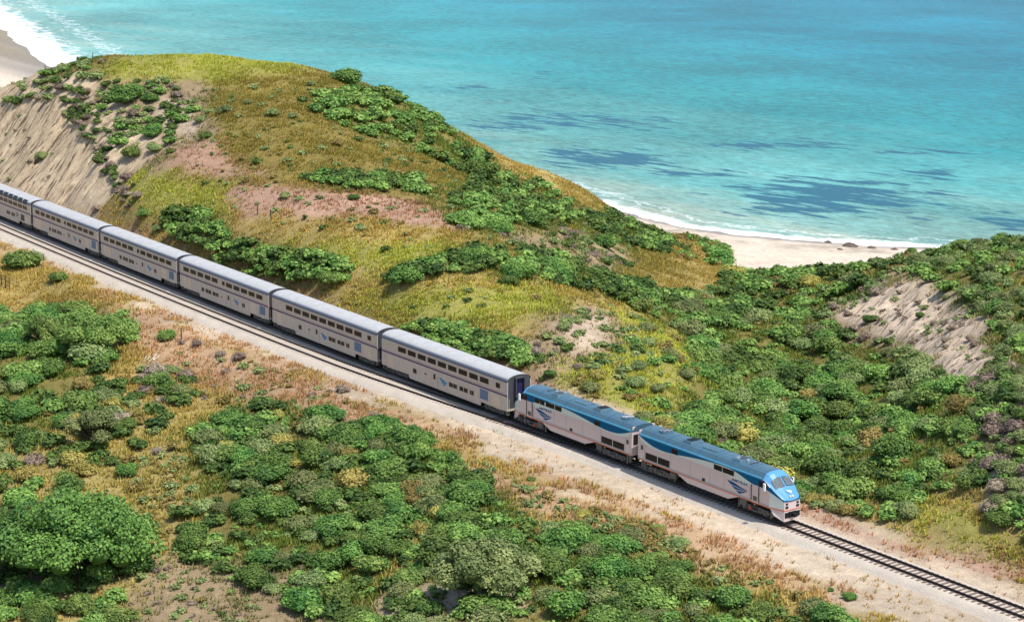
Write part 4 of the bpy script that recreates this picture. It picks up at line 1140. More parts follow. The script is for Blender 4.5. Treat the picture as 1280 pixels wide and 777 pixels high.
nt.links.new(bs.outputs[0], mx.inputs[1]); nt.links.new(tr.outputs[0], mx.inputs[2]); nt.links.new(mx.outputs[0], nt.nodes['Material Output'].inputs[0])
M['grass'] = mt

# ------------------------------------------------------------------ grass
dens = np.array([COVER[n][2] for n in cov_names])[cov] * vis * AREA
clump = fbm(XX, YY, 2.6, 3, 71)
dens = dens * np.where(outside, 0.4, 1.0) * np.clip((clump - 0.30) * 3.2, 0.1, 2.0) * (SANDY < 0.4) * np.clip(250 / PD, 0.55, 1.2)
total = int(min(dens.sum(), 270000))
p = (dens / dens.sum()).ravel()
pick = rng.choice(p.size, total, p=p)
gx = XX.ravel()[pick] + (rng.random(total) - .5) * dX.ravel()[pick]; gy = YY.ravel()[pick] + (rng.random(total) - .5) * dY.ravel()[pick]
gz = height(gx, gy)
jo = np.clip(pick // nx + rng.integers(-3, 4, total), 0, ny - 1); io = np.clip(pick % nx + rng.integers(-4, 5, total), 0, nx - 1)
pk2 = np.where(cov[jo, io] == cov_names.index('pale'), pick, jo * nx + io)
tc_ = np.array([srgb(*COVER[n][1], 0.74) for n in cov_names])[cov.ravel()[pk2]]
hh = np.array([COVER[n][3] for n in cov_names])[cov.ravel()[pick]] * rng.uniform(0.55, 1.35, total)
tc_ = tc_ * (1 + 0.5 * (fbm(gx, gy, 9, 3, 72) - 0.5))[:, None] * rng.uniform(0.72, 1.25, total)[:, None]
tc_[:, 0] *= rng.uniform(0.88, 1.1, total); 
NB = 3
bv = np.zeros((total, NB, 3, 3)); an0 = rng.uniform(0, 6.283, total)
for k in range(NB):
    an = an0 + k * 2.1 + rng.normal(0, 0.3, total); wd = rng.uniform(0.06, 0.12, total)
    cx_, sx_ = np.cos(an), np.sin(an); r0 = rng.uniform(0.02, 0.16, total); ln = rng.uniform(0.1, 0.42, total) * hh / 0.5
    bx_ = gx + cx_ * r0; by_ = gy + sx_ * r0
    bv[:, k, 0] = np.stack([bx_ - sx_ * wd, by_ + cx_ * wd, gz - 0.04], -1)
    bv[:, k, 1] = np.stack([bx_ + sx_ * wd, by_ - cx_ * wd, gz - 0.04], -1)
    bv[:, k, 2] = np.stack([bx_ + cx_ * ln + 0.05, by_ + sx_ * ln + 0.03, gz + hh * rng.uniform(0.7, 1.1, total)], -1)
V = bv.reshape(-1, 3); F = np.arange(len(V)).reshape(-1, 3)
ca_ = np.repeat(tc_, NB * 3, 0)
tag(link('dry_grass', np_mesh('dry_grass', V, F, M['grass'], False, {'cover': ca_})), 'dry golden and green grass tufts covering the bluff', 'grass', kind='stuff')

# ------------------------------------------------------------------ shrubs
def crown_arrays(seed, lobes, cards, card, spread=0.72, zlow=-0.15, core=0.80, lr=(0.30, 0.52), cn=(6, 4)):
    g = np.random.default_rng(seed)
    C = []; Rr = []
    for i in range(lobes):
        a = g.uniform(0, 6.283); q = math.sqrt(g.uniform(0, 1)) * spread
        r = g.uniform(*lr); z = math.sqrt(max(0, 1 - (q / 1.05) ** 2)) * g.uniform(0.3, 0.8)
        C.append((q * math.cos(a) * g.uniform(.85, 1.15), q * math.sin(a), z)); Rr.append(r)
    C = np.array(C); Rr = np.array(Rr)
    prob = Rr ** 2 / (Rr ** 2).sum()
    n = int(cards * 1.7)
    li = g.choice(lobes, n, p=prob)
    d = g.normal(size=(n, 3)); d /= np.linalg.norm(d, axis=1)[:, None]; d[:, 2] = np.where(d[:, 2] < zlow, -d[:, 2], d[:, 2])
    P = C[li] + d * (Rr[li] * np.where(g.random(n) < 0.2, g.uniform(1.05, 1.36, n), g.uniform(0.82, 1.12, n)))[:, None]
    dd = np.linalg.norm(P[:, None] - C[None], axis=2) / Rr[None]; dd[np.arange(n), li] = 9
    keep = np.where((dd.min(1) > 0.86) & (P[:, 2] > -0.05))[0][:cards]
    P = P[keep]; d = d[keep]; li = li[keep]; n = len(P)
    nn = d + g.normal(size=(n, 3)) * 0.45 + np.array([0, 0, 0.25]); nn /= np.linalg.norm(nn, axis=1)[:, None]
    t = np.cross(nn, g.normal(size=(n, 3))); t /= np.linalg.norm(t, axis=1)[:, None]; b = np.cross(nn, t)
    s = card * g.uniform(0.6, 1.35, n)[:, None]
    q = np.stack([P - t * s * 0.5 - b * s * 0.22, P - b * s * 0.62 + t * s * 0.1, P + t * s * 0.55 - b * s * 0.05, P + b * s * 0.55], 1)
    tone_l = g.uniform(0.05, 0.85, lobes)
    tone = np.clip(tone_l[li] + g.normal(0, 0.26, n), 0, 1)
    V = [q.reshape(-1, 3)]; F = [np.arange(n * 4).reshape(-1, 4)]; T = [np.repeat(tone, 4)]
    # leafy mass inside each lobe, toned darker to paint in inner shade
    base = n * 4; nu, nv = cn
    for c, r, tl in zip(C, Rr, tone_l):
        vs = []
        for j in range(nv + 1):
            ph = math.pi * j / nv
            for i in range(nu):
                th = 2 * math.pi * i / nu + 0.4 * j; rr = r * core * g.uniform(0.86, 1.1)
                vs.append(c + rr * np.array([math.sin(ph) * math.cos(th), math.sin(ph) * math.sin(th), math.cos(ph)]))
        fs = [(base + j * nu + i, base + (j + 1) * nu + i, base + (j + 1) * nu + (i + 1) % nu, base + j * nu + (i + 1) % nu) for j in range(nv) for i in range(nu)]
        V.append(np.array(vs)); F.append(np.array(fs)); T.append(np.full(len(vs), max(0, tl - 0.15))); base += len(vs)
    return np.concatenate(V), np.concatenate(F), np.concatenate(T)
def crown_mesh(name, mat, *a, **k):
    V, F, T = crown_arrays(*a, **k); return np_mesh(name, V, F, mat, False, {'tone': T})

SHAPES = {'dark': (17, 2300, 0.105), 'bright': (16, 2300, 0.105), 'sage': (15, 1500, 0.10), 'yellow': (17, 900, 0.10), 'grey': (16, 600, 0.11)}
LOBE = {'dark': (.30, .52), 'bright': (.30, .52)}
BUSH = {k: [crown_mesh('shrub_' + k, LM[k], 100 + 17 * i + ord(k[0]), SHAPES[k][0] - i % 3, SHAPES[k][1], SHAPES[k][2], core=(0.8 if k in ('dark', 'bright') else 0.7), lr=LOBE.get(k, (.38, .54)), spread=(0.72 if k in LOBE else 0.62)) for i in range(5)] for k in LM}

PLACED = {}
def free(x, y, d):
    c = int(x // 4), int(y // 4)
    for i in (-1, 0, 1):
        for j in (-1, 0, 1):
            for (a, b, r) in PLACED.get((c[0] + i, c[1] + j), ()):
                if (a - x) ** 2 + (b - y) ** 2 < (d * r) ** 2: return False
    return True
def occupy(x, y, w): PLACED.setdefault((int(x // 4), int(y // 4)), []).append((x, y, w))

def bush(kind, x, y, w, hr=0.8, sink=0.10):
    o = link('shrub', BUSH[kind][int(rng.integers(5))], None, (x, y, float(height(x, y)) - sink * w * 0.5), rng.uniform(0, 6.28))
    s = w / 2 / 0.95
    o.scale = (s * rng.uniform(0.92, 1.1), s * rng.uniform(0.9, 1.08), s * hr * rng.uniform(0.9, 1.15)); return o

# shrubs that stand on their own and can be pointed at: photo pixel of the foot, width in photo pixels
SINGLES = [
 ((210, 424), 27, 'bright', 'small round green shrub alone in dry grass beside the siding, next to a post'),
 ((72, 351), 26, 'bright', 'small rounded green shrub in golden grass near the wooden fence at the left edge'),
 ((28, 334), 44, 'bright', 'low spreading green shrub in golden grass right beside the fence rails'),
 ((688, 470), 17, 'dark', 'dark round shrub on bare sand behind the nose of the rear locomotive'),
 ((674, 452), 15, 'dark', 'smaller dark shrub on the sandy slope just above the first coach front'),
 ((638, 354), 26, 'dark', 'flat dark shrub alone in the orange grass above the coaches'),
 ((258, 172), 18, 'bright', 'bright green shrub at the top edge of the reddish bare patch on the hill'),
 ((160, 124), 40, 'dark', 'largest dark green shrub on the left hilltop, below the reddish strip'),
 ((188, 126), 22, 'dark', 'dark shrub right of the largest one on the left hilltop'),
 ((146, 103), 10, 'dark', 'tiny dark shrub left of the reddish strip on the hilltop'),
 ((250, 152), 16, 'sage', 'pale tufted shrub on the sandy shoulder of the left hill'),
 ((262, 142), 15, 'sage', 'pale shrub at the upper edge of the sandy shoulder'),
 ((283, 140), 20, 'sage', 'grey green shrub where the sandy shoulder meets the brown slope'),
 ((340, 145), 20, 'sage', 'pale grey green shrub alone on the brown slope of the hill'),
 ((366, 148), 16, 'sage', 'second pale shrub on the brown slope, right of its twin'),
 ((310, 130), 14, 'sage', 'small pale shrub high on the brown slope'),
 ((363, 185), 8, 'bright', 'tiny bright shrub low on the brown slope of the hill'),
 ((213, 158), 15, 'dark', 'dark shrub beside the sandy shoulder on the left hill'),
 ((192, 168), 26, 'dark', 'dark shrub above the rim of the bare cut slope'),
 ((165, 194), 24, 'bright', 'bright green shrub just right of the rim of the cut slope'),
 ((52, 198), 18, 'sage', 'grey green shrub clinging to the bare face of the cut slope'),
 ((38, 202), 9, 'grey', 'small dry shrub left of the green one on the cut slope'),
 ((70, 262), 6, 'dark', 'tiny dark shrub at the foot of the cut slope behind the coaches'),
 ((122, 262), 14, 'grey', 'grey shrub low on the cut slope above the fifth coach'),
 ((180, 270), 18, 'bright', 'green shrub beside the coach roofs at the right foot of the cut slope'),
 ((198, 288), 16, 'sage', 'dull green shrub by the coach roofs, left of the green brush strip'),
 ((506, 352), 44, 'dark', 'broad dark green shrub left of the long green brush band on the slope'),
 ((442, 250), 14, 'dark', 'dark shrub in the reddish strip across the hill'),
 ((598, 222), 46, 'dark', 'broad dark shrub at the lower end of the green band on the hill'),
 ((432, 103), 40, 'dark', 'dark green shrub on the skyline edge above the sea'),
 ((898, 328), 40, 'dark', 'dark green shrub at the edge of the near beach sand'),
 ((738, 272), 12, 'dark', 'small dark shrub at the cliff edge above the surf'),
 ((758, 310), 34, 'dark', 'dark shrub beside the footpath near the cliff edge'),
 ((1088, 402), 20, 'dark', 'dark shrub on the pale sandy scarp, lowest of three'),
 ((1150, 396), 12, 'dark', 'small dark shrub in the middle of the pale sandy scarp'),
 ((1182, 374), 14, 'sage', 'grey green shrub on the top edge of the sandy scarp'),
 ((1140, 317), 18, 'dark', 'dark shrub on the skyline just right of the beach'),
 ((1200, 309), 22, 'bright', 'green shrub on the right skyline against the sea'),
 ((1252, 304), 26, 'bright', 'green shrub on the skyline near the right edge'),
 ((700, 532), 8, 'dark', 'tiny dark tuft on the sandy verge near the rear locomotive'),
 ((850, 715), 30, 'dark', 'round dark shrub at the edge of the stony verge, lower right'),
 ((1062, 748), 18, 'dark', 'small round shrub alone on pale sand near the bottom right'),
 ((1038, 738), 9, 'dark', 'tiny dark shrub beside the round one at the bottom right'),
 ((785, 662), 14, 'bright', 'low green shrub on the stony verge below the leading locomotive'),
 ((822, 662), 18, 'bright', 'green shrub on the verge at the corner of the pale brush'),
 ((664, 600), 10, 'bright', 'tiny shrub alone on the dry verge below the rear locomotive'),
 ((497, 684), 17, 'dark', 'small dark shrub at the rim of the grassy clearing in the thicket'),
 ((527, 708), 20, 'dark', 'dark shrub standing inside the grassy clearing of the thicket'),
 ((160, 592), 26, 'dark', 'dark shrub above the broad tree in the lower left'),
 ((320, 538), 34, 'dark', 'dark rounded shrub at the upper left tip of the near thicket'),
 ((494, 555), 24, 'dark', 'dark round shrub at the top of the near thicket below the coaches'),
]
for (px, py), wpx, kind, label in SINGLES:
    g = ground(px, py)
    if g is None: continue
    dep_ = float((g - CAM) @ FW); w = wpx * dep_ / FPX
    o = bush(kind, g[0], g[1], max(w, 0.5), 0.78)
    tag(o, label, 'shrub'); occupy(g[0], g[1], w)

# groups of shrubs that grow together: outline in the photograph, kinds, width range (m), closeness
D = lambda *k: k
PATCHES = [
 ('near', 'near thicket', [(250, 535), (320, 500), (430, 530), (480, 535), (560, 565), (640, 640), (700, 655), (800, 682), (850, 705), (840, 735), (760, 745), (660, 720), (560, 700), (470, 690), (440, 640), (300, 620), (240, 570)], [('dark', .56), ('bright', .28), ('sage', .13), ('yellow', .03)], (1.1, 3.9), 0.62, 330),
 ('near2', 'bottom thicket', [(215, 690), (225, 640), (300, 610), (450, 640), (470, 700), (560, 700), (680, 715), (820, 740), (1000, 755), (1080, 777), (1080, 805), (420, 805), (340, 740)], [('dark', .5), ('bright', .3), ('sage', .2)], (1.1, 3.7), 0.68, 210),
 ('clear', 'sandy clearing', [(160, 700), (270, 690), (410, 735), (640, 725), (670, 770), (430, 800), (160, 800)], [('sage', .6), ('grey', .4)], (0.6, 1.4), 1.5, 40),
 ('left', 'left edge brush', [(-20, 400), (60, 390), (160, 392), (165, 425), (120, 462), (130, 520), (80, 540), (-20, 560)], [('dark', .55), ('bright', .35), ('sage', .1)], (2.6, 5.0), 0.47, 70),
 ('lmid', 'lower left brush', [(110, 450), (230, 470), (250, 500), (150, 580), (110, 600), (-20, 600), (-20, 545), (90, 545)], [('dark', .4), ('sage', .35), ('yellow', .15), ('grey', .1)], (1.6, 3.4), 0.75, 80),
 ('lgrass', 'yellow meadow', [(150, 560), (250, 560), (250, 690), (190, 700)], [('sage', .5), ('yellow', .4), ('grey', .1)], (0.8, 1.9), 1.1, 50),
 ('bl', 'lower left corner', [(-20, 600), (60, 590), (190, 690), (140, 800), (-20, 800)], [('dark', .6), ('bright', .4)], (2.2, 4.0), 0.7, 50),
 ('verge', 'near stony verge', [(560, 560), (700, 625), (860, 680), (960, 725), (1060, 770), (900, 735), (760, 675), (650, 625)], [('sage', .5), ('yellow', .5)], (0.7, 1.6), 1.2, 60),
 ('pale', 'pale verge brush', [(730, 640), (800, 655), (860, 680), (850, 700), (780, 680), (720, 660)], [('yellow', .7), ('sage', .3)], (0.9, 1.9), 0.7, 40),
 ('orange', 'dry siding grass', [(200, 420), (330, 455), (450, 495), (520, 545), (400, 530), (250, 500)], [('sage', .45), ('yellow', .35), ('grey', .2)], (0.7, 1.8), 1.1, 60),
 ('ravine', 'ravine thicket', [(800, 385), (740, 362), (850, 375), (930, 338), (1100, 334), (1112, 350), (1010, 392), (1080, 432), (1190, 482), (1235, 565), (1160, 636), (1000, 628), (880, 582), (815, 525), (860, 470), (870, 430)], [('dark', .40), ('bright', .42), ('sage', .14), ('yellow', .04)], (1.3, 4.6), 0.46, 650),
 ('rlow', 'ravine rim', [(800, 525), (840, 520), (1000, 625), (1150, 638), (1120, 650), (990, 638), (900, 600)], [('sage', .4), ('yellow', .3), ('bright', .3)], (1.4, 3.0), 0.6, 70),
 ('slope', 'long slope band', [(475, 354), (520, 332), (600, 312), (690, 322), (760, 343), (860, 378), (800, 388), (740, 362), (640, 347), (560, 342)], [('dark', .6), ('bright', .4)], (2.0, 4.0), 0.46, 130),
 ('train', 'coachside green strip', [(200, 266), (250, 264), (300, 305), (420, 330), (436, 348), (385, 358), (300, 340), (215, 292)], [('bright', .6), ('dark', .4)], (2.0, 4.0), 0.46, 90),
 ('train2', 'short trackside strip', [(500, 405), (560, 410), (640, 427), (664, 462), (600, 448), (545, 428)], [('bright', .6), ('dark', .4)], (1.8, 3.4), 0.46, 60),
 ('hill', 'high hill band', [(378, 126), (440, 107), (500, 120), (565, 168), (618, 212), (590, 222), (540, 198), (460, 172), (395, 145)], [('bright', .65), ('dark', .35)], (2.0, 4.0), 0.5, 110),
 ('hill2', 'seaward hill patch', [(552, 240), (600, 222), (670, 224), (728, 262), (700, 286), (612, 295), (572, 283)], [('dark', .5), ('bright', .5)], (2.0, 4.2), 0.48, 100),
 ('hill3', 'reddish hill strip', [(378, 224), (430, 215), (520, 224), (543, 242), (450, 237)], [('bright', .6), ('dark', .4)], (1.8, 3.2), 0.55, 50),
 ('cliff', 'cliff patch', [(722, 270), (770, 272), (838, 303), (830, 320), (762, 300)], [('dark', .7), ('bright', .3)], (2.2, 4.2), 0.46, 60),
 ('cliff2', 'beach rim', [(838, 292), (900, 295), (936, 322), (925, 336), (850, 326)], [('bright', .4), ('yellow', .3), ('dark', .3)], (1.8, 3.4), 0.6, 50),
 ('cutrim', 'cut slope rim', [(78, 108), (112, 112), (128, 165), (150, 205), (178, 258), (160, 264), (128, 215), (100, 165), (70, 125)], [('dark', .5), ('grey', .35), ('sage', .15)], (1.2, 2.8), 0.5, 70),
 ('cutface', 'bare cut face', [(0, 150), (60, 130), (110, 190), (150, 250), (120, 265), (0, 225)], [('grey', .7), ('sage', .3)], (0.5, 1.1), 2.6, 14),
 ('top', 'left hilltop', [(0, 128), (60, 88), (112, 76), (125, 105), (200, 100), (250, 130), (215, 190), (165, 200), (120, 165), (100, 130)], [('dark', .3), ('sage', .4), ('bright', .2), ('grey', .1)], (1.4, 3.0), 0.9, 120),
 ('scat', 'open hill slope', [(160, 205), (260, 110), (420, 95), (560, 190), (720, 360), (600, 410), (430, 380), (300, 300), (200, 265)], [('sage', .5), ('yellow', .25), ('dark', .25)], (0.7, 1.9), 1.9, 150),
 ('sandy', 'sandy shoulder', [(655, 425), (740, 380), (796, 400), (800, 440), (745, 465), (690, 478), (655, 462)], [('sage', .55), ('dark', .25), ('grey', .2)], (1.0, 2.2), 0.85, 60),
 ('path', 'worn path ground', [(610, 297), (700, 287), (765, 302), (800, 330), (756, 342), (690, 322)], [('grey', .4), ('sage', .4), ('dark', .2)], (1.2, 2.4), 0.8, 60),
 ('spur', 'grassy spur', [(780, 385), (850, 425), (875, 462), (832, 520), (700, 486), (760, 440), (805, 420)], [('sage', .35), ('yellow', .35), ('bright', .3)], (1.0, 2.4), 1.05, 70),
 ('right', 'right hill', [(1130, 332), (1190, 310), (1290, 296), (1290, 480), (1246, 440), (1225, 392), (1160, 352)], [('bright', .35), ('sage', .35), ('dark', .3)], (1.6, 3.6), 0.52, 150),
 ('rlow2', 'right lower slope', [(1246, 450), (1290, 470), (1290, 680), (1230, 630), (1195, 600), (1236, 560), (1200, 490)], [('sage', .4), ('dark', .3), ('grey', .15), ('bright', .15)], (1.4, 3.0), 0.62, 110),
 ('rim', 'scarp rim', [(1010, 392), (1100, 348), (1115, 356), (1050, 400), (1150, 446), (1195, 488), (1180, 492), (1080, 436)], [('sage', .5), ('grey', .25), ('dark', .25)], (1.2, 2.6), 0.62, 80),
 ('scarp', 'pale sandy scarp', [(1050, 388), (1090, 362), (1160, 360), (1218, 394), (1236, 470), (1200, 478), (1150, 440), (1080, 406)], [('sage', .4), ('grey', .6)], (0.7, 1.6), 1.25, 60),
 ('beachrim', 'skyline rim', [(1040, 345), (1120, 322), (1180, 314), (1150, 335), (1090, 352)], [('sage', .4), ('dark', .3), ('yellow', .3)], (1.4, 2.8), 0.65, 50),
]
KWORD = {'dark': 'dark green', 'bright': 'fresh green', 'sage': 'pale sage', 'yellow': 'yellowish', 'grey': 'dry grey'}
found = []
vis_idx = np.argwhere(vis & (PX > -40) & (PX < 1320) & (PY < 812) & (np.abs(REL + 2) > 6) & (SANDY < 0.5))
vpx = PX[vis_idx[:, 0], vis_idx[:, 1]]; vpy = PY[vis_idx[:, 0], vis_idx[:, 1]]
va = AREA[vis_idx[:, 0], vis_idx[:, 1]]
for key, where, poly, kinds, (w0, w1), close, cap in PATCHES:
    s_ = np.where(inpoly(vpx, vpy, poly))[0]
    if not len(s_): continue
    n_try = cap * 14
    ch = rng.choice(s_, n_try, p=va[s_] / va[s_].sum()); made = 0
    kn = [k for k, _ in kinds]; kp_ = np.array([v for _, v in kinds]); kp_ = kp_ / kp_.sum()
    for c in ch:
        j, i = vis_idx[c]
        x = XX[j, i] + (rng.random() - .5) * dX[j, i]; y = YY[j, i] + (rng.random() - .5) * dY[j, i]
        w = w0 + (w1 - w0) * rng.random() ** 1.7
        if close < 0.6 and key in ('near', 'near2') and float(fbm(np.array([x]), np.array([y]), 8, 2, 81)[0]) < 0.40: continue
        if not free(x, y, close * 0.5 + close * 0.5 * w / w1): continue
        r_ = float(y - yc(x))
        if -7.5 < r_ - 0 < 5.5 + w * .5 and r_ > -7.5: continue
        occupy(x, y, w); made += 1
        k = kn[int(rng.choice(len(kn), p=kp_))]
        found.append((k, x, y, w, float(PD[j, i]), where))
        if made >= cap: break
COLS = [(40, 'the lounge coach'), (123, 'the fifth coach'), (223, 'the fourth coach'), (338, 'the third coach'), (476, 'the second coach'), (645, 'the first coach'), (796, 'the rear locomotive'), (990, 'the leading locomotive'), (9999, 'the empty track')]
ext = {}
for f in found: ext.setdefault(f[5], []).append(float(project((f[1], f[2], height(f[1], f[2])))[1]))
def describe(k, x, y, w, where, short):
    px, py, _ = project((x, y, float(height(x, y))))
    car = next(n for lim, n in COLS if px < lim)
    a = ext[where]; t = (py - min(a)) / (max(a) - min(a) + 1e-6)
    size = 'large' if w > 3.0 else ('small' if w < 1.7 else 'middling')
    row = 'upper' if t < 0.33 else ('lower' if t > 0.67 else 'middle')
    side_ = 'below' if y < float(yc(x)) else 'above'
    return '%s %s shrub in the %s %s, straight %s %s' % (size, KWORD[k], row, short, side_, car)
SHORT = {w[0]: w[1] for w in ()}
FAM = {'dark': ('green_shrub', 300), 'bright': ('green_shrub', 300), 'sage': ('sagebrush', 230), 'yellow': ('sagebrush', 230), 'grey': ('dry_bush', 90)}
by = {}
for f in found: by.setdefault(FAM[f[0]][0], []).append(f)
rest = []; low = []
for fam, L in by.items():
    L.sort(key=lambda f: -f[3] / f[4])
    lim = FAM[L[0][0]][1]
    for n_, (k, x, y, w, d_, where) in enumerate(L):
        if n_ < lim - 60 * (fam == 'green_shrub'):
            o = bush(k, x, y, w); o.name = fam
            tag(o, describe(k, x, y, w, where, where), fam.replace('_', ' '), 'shrubs in the ' + where)
        else: rest.append((k, x, y, w))
print('shrubs', {k: len(v) for k, v in by.items()}, 'rest', len(rest))
# low growth that knits the thickets and strips to the grass around them
fill = vis & ~outside & ((cov == cov_names.index('green')) | (cov == cov_names.index('sage'))) & (np.abs(REL + 2) > 8) & (SANDY < 0.4)
fi_ = np.argwhere(fill); fw2 = (AREA * np.clip((fbm(XX, YY, 4, 3, 91) - 0.38) * 4, 0, 1.5))[fill]
for c in rng.choice(len(fi_), 1150, p=fw2 / fw2.sum()):
    j, i = fi_[c]; x = XX[j, i] + (rng.random() - .5) * dX[j, i]; y = YY[j, i] + (rng.random() - .5) * dY[j, i]
    green_ = cov[j, i] == cov_names.index('green')
    k = ['dark', 'bright', 'sage', 'yellow', 'grey'][int(rng.choice(5, p=(.3, .3, .25, .1, .05) if green_ else (.1, .1, .45, .15, .2)))]
    low.append((k, x, y, rng.uniform(0.5, 1.5) if green_ else rng.uniform(0.35, 1.0)))
far_ = np.argwhere(vis & outside & (cov == cov_names.index('green')) & (np.abs(REL + 2) > 13))
fa_ = AREA[far_[:, 0], far_[:, 1]]
for c in rng.choice(len(far_), 2600, p=fa_ / fa_.sum()):
    j, i = far_[c]; x, y = float(XX[j, i]), float(YY[j, i]); w = rng.uniform(1.6, 4.2)
    if not free(x, y, 0.55): continue
    occupy(x, y, w); low.append((['dark', 'bright', 'sage'][int(rng.choice(3, p=(.45, .4, .15)))], x, y, w))
    if len(low) > 1450: break
# what is past the limit of single shrubs: one brush object per leaf colour
for k in LM:
    L = [f for f in rest if f[0] == k] + [f for f in low if f[0] == k]
    if not L: continue
    VV = []; FF = []; TT = []; base = 0
    lib = [crown_arrays(500 + q, 8, 215, 0.255, core=0.78, cn=(5, 3)) for q in range(5)]; small = [crown_arrays(560 + q, 5, 80, 0.30, core=0.7, lr=(.35, .6), cn=(5, 3)) for q in range(4)]
    for (_, x, y, w) in L:
        tiny = w < 1.5 or not (0 <= float(project((x, y, float(height(x, y))))[0]) <= 1280)
        v, f, t = lib[int(rng.integers(5))] if not tiny else small[int(rng.integers(4))]; a = rng.uniform(0, 6.28); s = w / 2 / .95
        ca2, sa2 = math.cos(a), math.sin(a)
        q = np.stack([v[:, 0] * ca2 - v[:, 1] * sa2, v[:, 0] * sa2 + v[:, 1] * ca2, v[:, 2] * 0.85], -1) * s + np.array([x, y, float(height(x, y)) - 0.05 * w])
        VV.append(q); FF.append(f + base); TT.append(np.clip(t + rng.normal(0, 0.12), 0, 1)); base += len(v)
    tag(link('brush', np_mesh('brush', np.concatenate(VV), np.concatenate(FF), LM[k], False, {'tone': np.concatenate(TT)})), KWORD[k] + ' brush filling the gaps of the farther thickets', 'brush', kind='stuff')

# ------------------------------------------------------------------ trees
def tree(px, py, wpx, hm, kind, label, seed, lobes=26, cards=4200, card=0.075):
    g = ground(px, py); dep_ = float((g - CAM) @ FW); w = wpx * dep_ / FPX
    root = empty('tree', (g[0], g[1], g[2])); tag(root, label, 'tree')
    cm = crown_mesh('crown', LM[kind], seed, lobes, cards, card, spread=0.92, core=0.72, lr=(0.15, 0.30))
    c = link('crown', cm, root, (0, 0, hm * 0.14)); c.scale = (w / 2 / 1.02, w / 2 / 1.02, hm * 0.92)
    b = MB(); gg = np.random.default_rng(seed)
    def limb(a, d, L, r, lev):
        e = (a[0] + d[0] * L, a[1] + d[1] * L, a[2] + d[2] * L)
        b.tube(a, e, r, 7)
        if lev: 
            for _ in range(3):
                q = Vector((d[0] + gg.normal(0, .6), d[1] + gg.normal(0, .6), d[2] + gg.uniform(0, .3))).normalized(); limb(e, q, L * 0.75, r * 0.6, lev - 1)
    for _ in range(3): limb((gg.normal(0, .2), gg.normal(0, .2), -0.3), Vector((gg.normal(0, .4), gg.normal(0, .4), 1)).normalized(), hm * 0.32, 0.26, 2)
    b.obj('trunk', M['trunk'], root); occupy(g[0], g[1], w * 0.8); return root
tree(98, 718, 196, 7.6, 'dark', 'broad dark green tree spreading over the lower left corner', 901, 60, 20000, 0.034)
tree(22, 716, 110, 5.6, 'dark', 'dark green tree cut by the left edge, behind the broad one', 902, 40, 10000, 0.045)
tree(118, 440, 88, 4.6, 'bright', 'broad fresh green tree left of the siding above the brown brush', 903, 30, 8000, 0.055)
tree(58, 434, 52, 4.0, 'bright', 'fresh green tree just left of the broad one near the siding', 904, 22, 5000, 0.065)
tree(605, 742, 130, 4.6, 'sage', 'wide pale green tree in the middle of the bottom thicket', 905, 34, 9000, 0.05)
tree(118, 552, 80, 3.4, 'sage', 'pale spreading tree above the broad dark tree', 906, 28, 6000, 0.055)

# ------------------------------------------------------------------ fence, posts, dead wood, rocks
def post(px, py, h, label, group=None, lean=0.0):
    g = ground(px, py)
    if g is None: return None
    b = MB().cyl((0, 0, -0.3), 'z', 0.085, 0.07, h + 0.3, 8)
    o = b.obj('fence_post', M['post'], None, loc=(g[0], g[1], g[2])); o.rotation_euler = (lean, rng.normal(0, .05), 0)
    tag(o, label, 'fence post', group); return o
f0 = ground(2, 358); f1 = ground(12, 362)
fr = tag(empty('fence', tuple(f0)), 'short grey wooden fence at the left edge below the siding', 'fence')
for q in (f0, (f0 + f1) / 2, f1):
    MB().cyl((0, 0, -0.3), 'z', 0.09, 0.08, 2.1, 8).obj('post', M['post'], fr, loc=(q[0] - f0[0], q[1] - f0[1], float(height(q[0], q[1])) - f0[2]))
dv = f1 - f0
for z in (0.6, 1.25): MB().tube((0, -0.08, z), (dv[0], dv[1] - 0.08, dv[2] + z - 0.05), 0.05).obj('rail_board', M['post'], fr)
post(227, 424, 1.5, 'short dark post beside the lone round shrub near the siding')
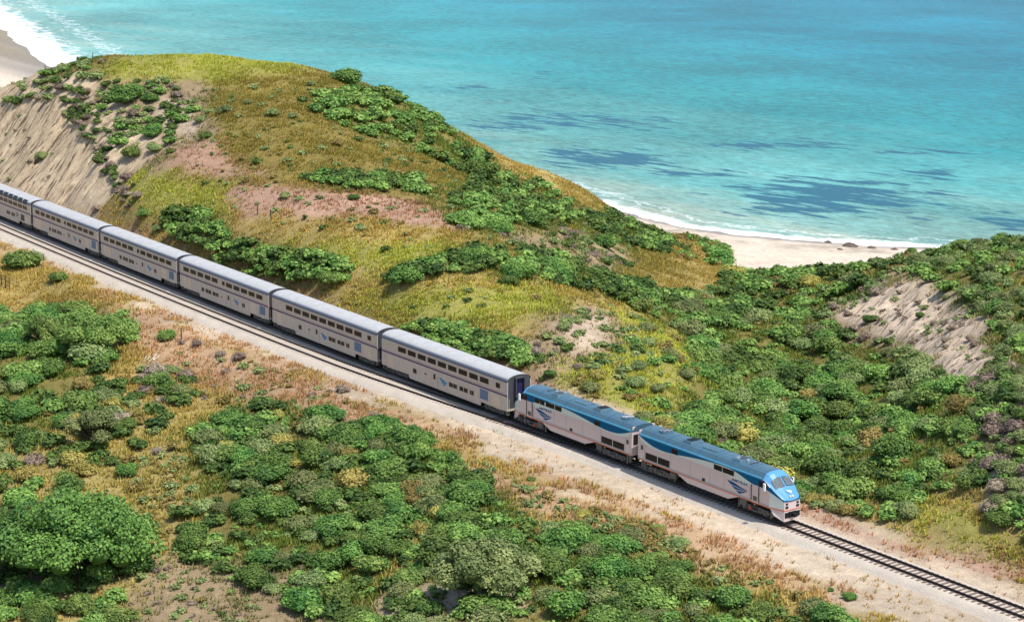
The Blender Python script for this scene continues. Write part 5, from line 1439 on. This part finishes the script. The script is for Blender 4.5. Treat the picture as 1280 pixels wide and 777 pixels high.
for (px, py), lab in zip(((57, 91), (2, 108), (88, 82), (116, 76)), ('post on the left skyline against the surf', 'post at the left end of the skyline fence line', 'post on the skyline right of the surf', 'last skyline post before the yellow hilltop')):
    post(px, py, 1.4, lab, 'old fence posts on the skyline')
post(339, 276, 1.7, 'leaning post in the reddish strip on the slope', None, 0.12); post(322, 268, 1.5, 'upright post left of the leaning one on the slope')
post(620, 176, 1.8, 'thin post on the hill crest above the sea')
g = ground(186, 452)
dw = MB()
for i in range(9):
    a = rng.uniform(-0.9, 0.9) + 2.2; L = rng.uniform(0.6, 1.5)
    s0 = Vector((rng.normal(0, .6), rng.normal(0, .6), 0.1)); dw.tube(s0, s0 + Vector((math.cos(a) * L, math.sin(a) * L, rng.uniform(.1, .6))), 0.035, 5)
tag(dw.obj('dead_branches', M['dead_wood'], None, loc=tuple(g)), 'bleached dead branches lying in dry grass below the siding', 'branches', kind='stuff')

def rock(x, y, z, s, seed):
    gg = np.random.default_rng(seed); b = MB(); nu, nv = 8, 5; vs = []
    for j in range(nv + 1):
        ph = math.pi * j / nv
        for i in range(nu):
            th = 2 * math.pi * i / nu; r = s * gg.uniform(0.75, 1.15)
            vs.append((r * 1.3 * math.sin(ph) * math.cos(th), r * math.sin(ph) * math.sin(th), r * 0.5 * math.cos(ph)))
    b.add(vs, [(j * nu + i, (j + 1) * nu + i, (j + 1) * nu + (i + 1) % nu, j * nu + (i + 1) % nu) for j in range(nv) for i in range(nu)])
    return b.obj('beach_rock', M['rock'], None, loc=(x, y, z))
RK = [((1062, 308), 2.6, 'largest dark rock on the waterline of the near beach'), ((1035, 303), 1.3, 'dark rock left of the largest one on the waterline'),
      ((1090, 310), 1.5, 'dark rock right of the largest one on the waterline'), ((1118, 312), 1.1, 'rightmost dark rock along the beach waterline'), ((1050, 312), 0.9, 'small dark rock on the sand just below the largest one')]
for q_, ((px, py), s, lab) in enumerate(RK):
    g = ground(px, py)
    if g is not None: tag(rock(g[0], g[1], g[2], s * 0.6, 40 + q_), lab, 'rock', 'dark rocks along the beach')
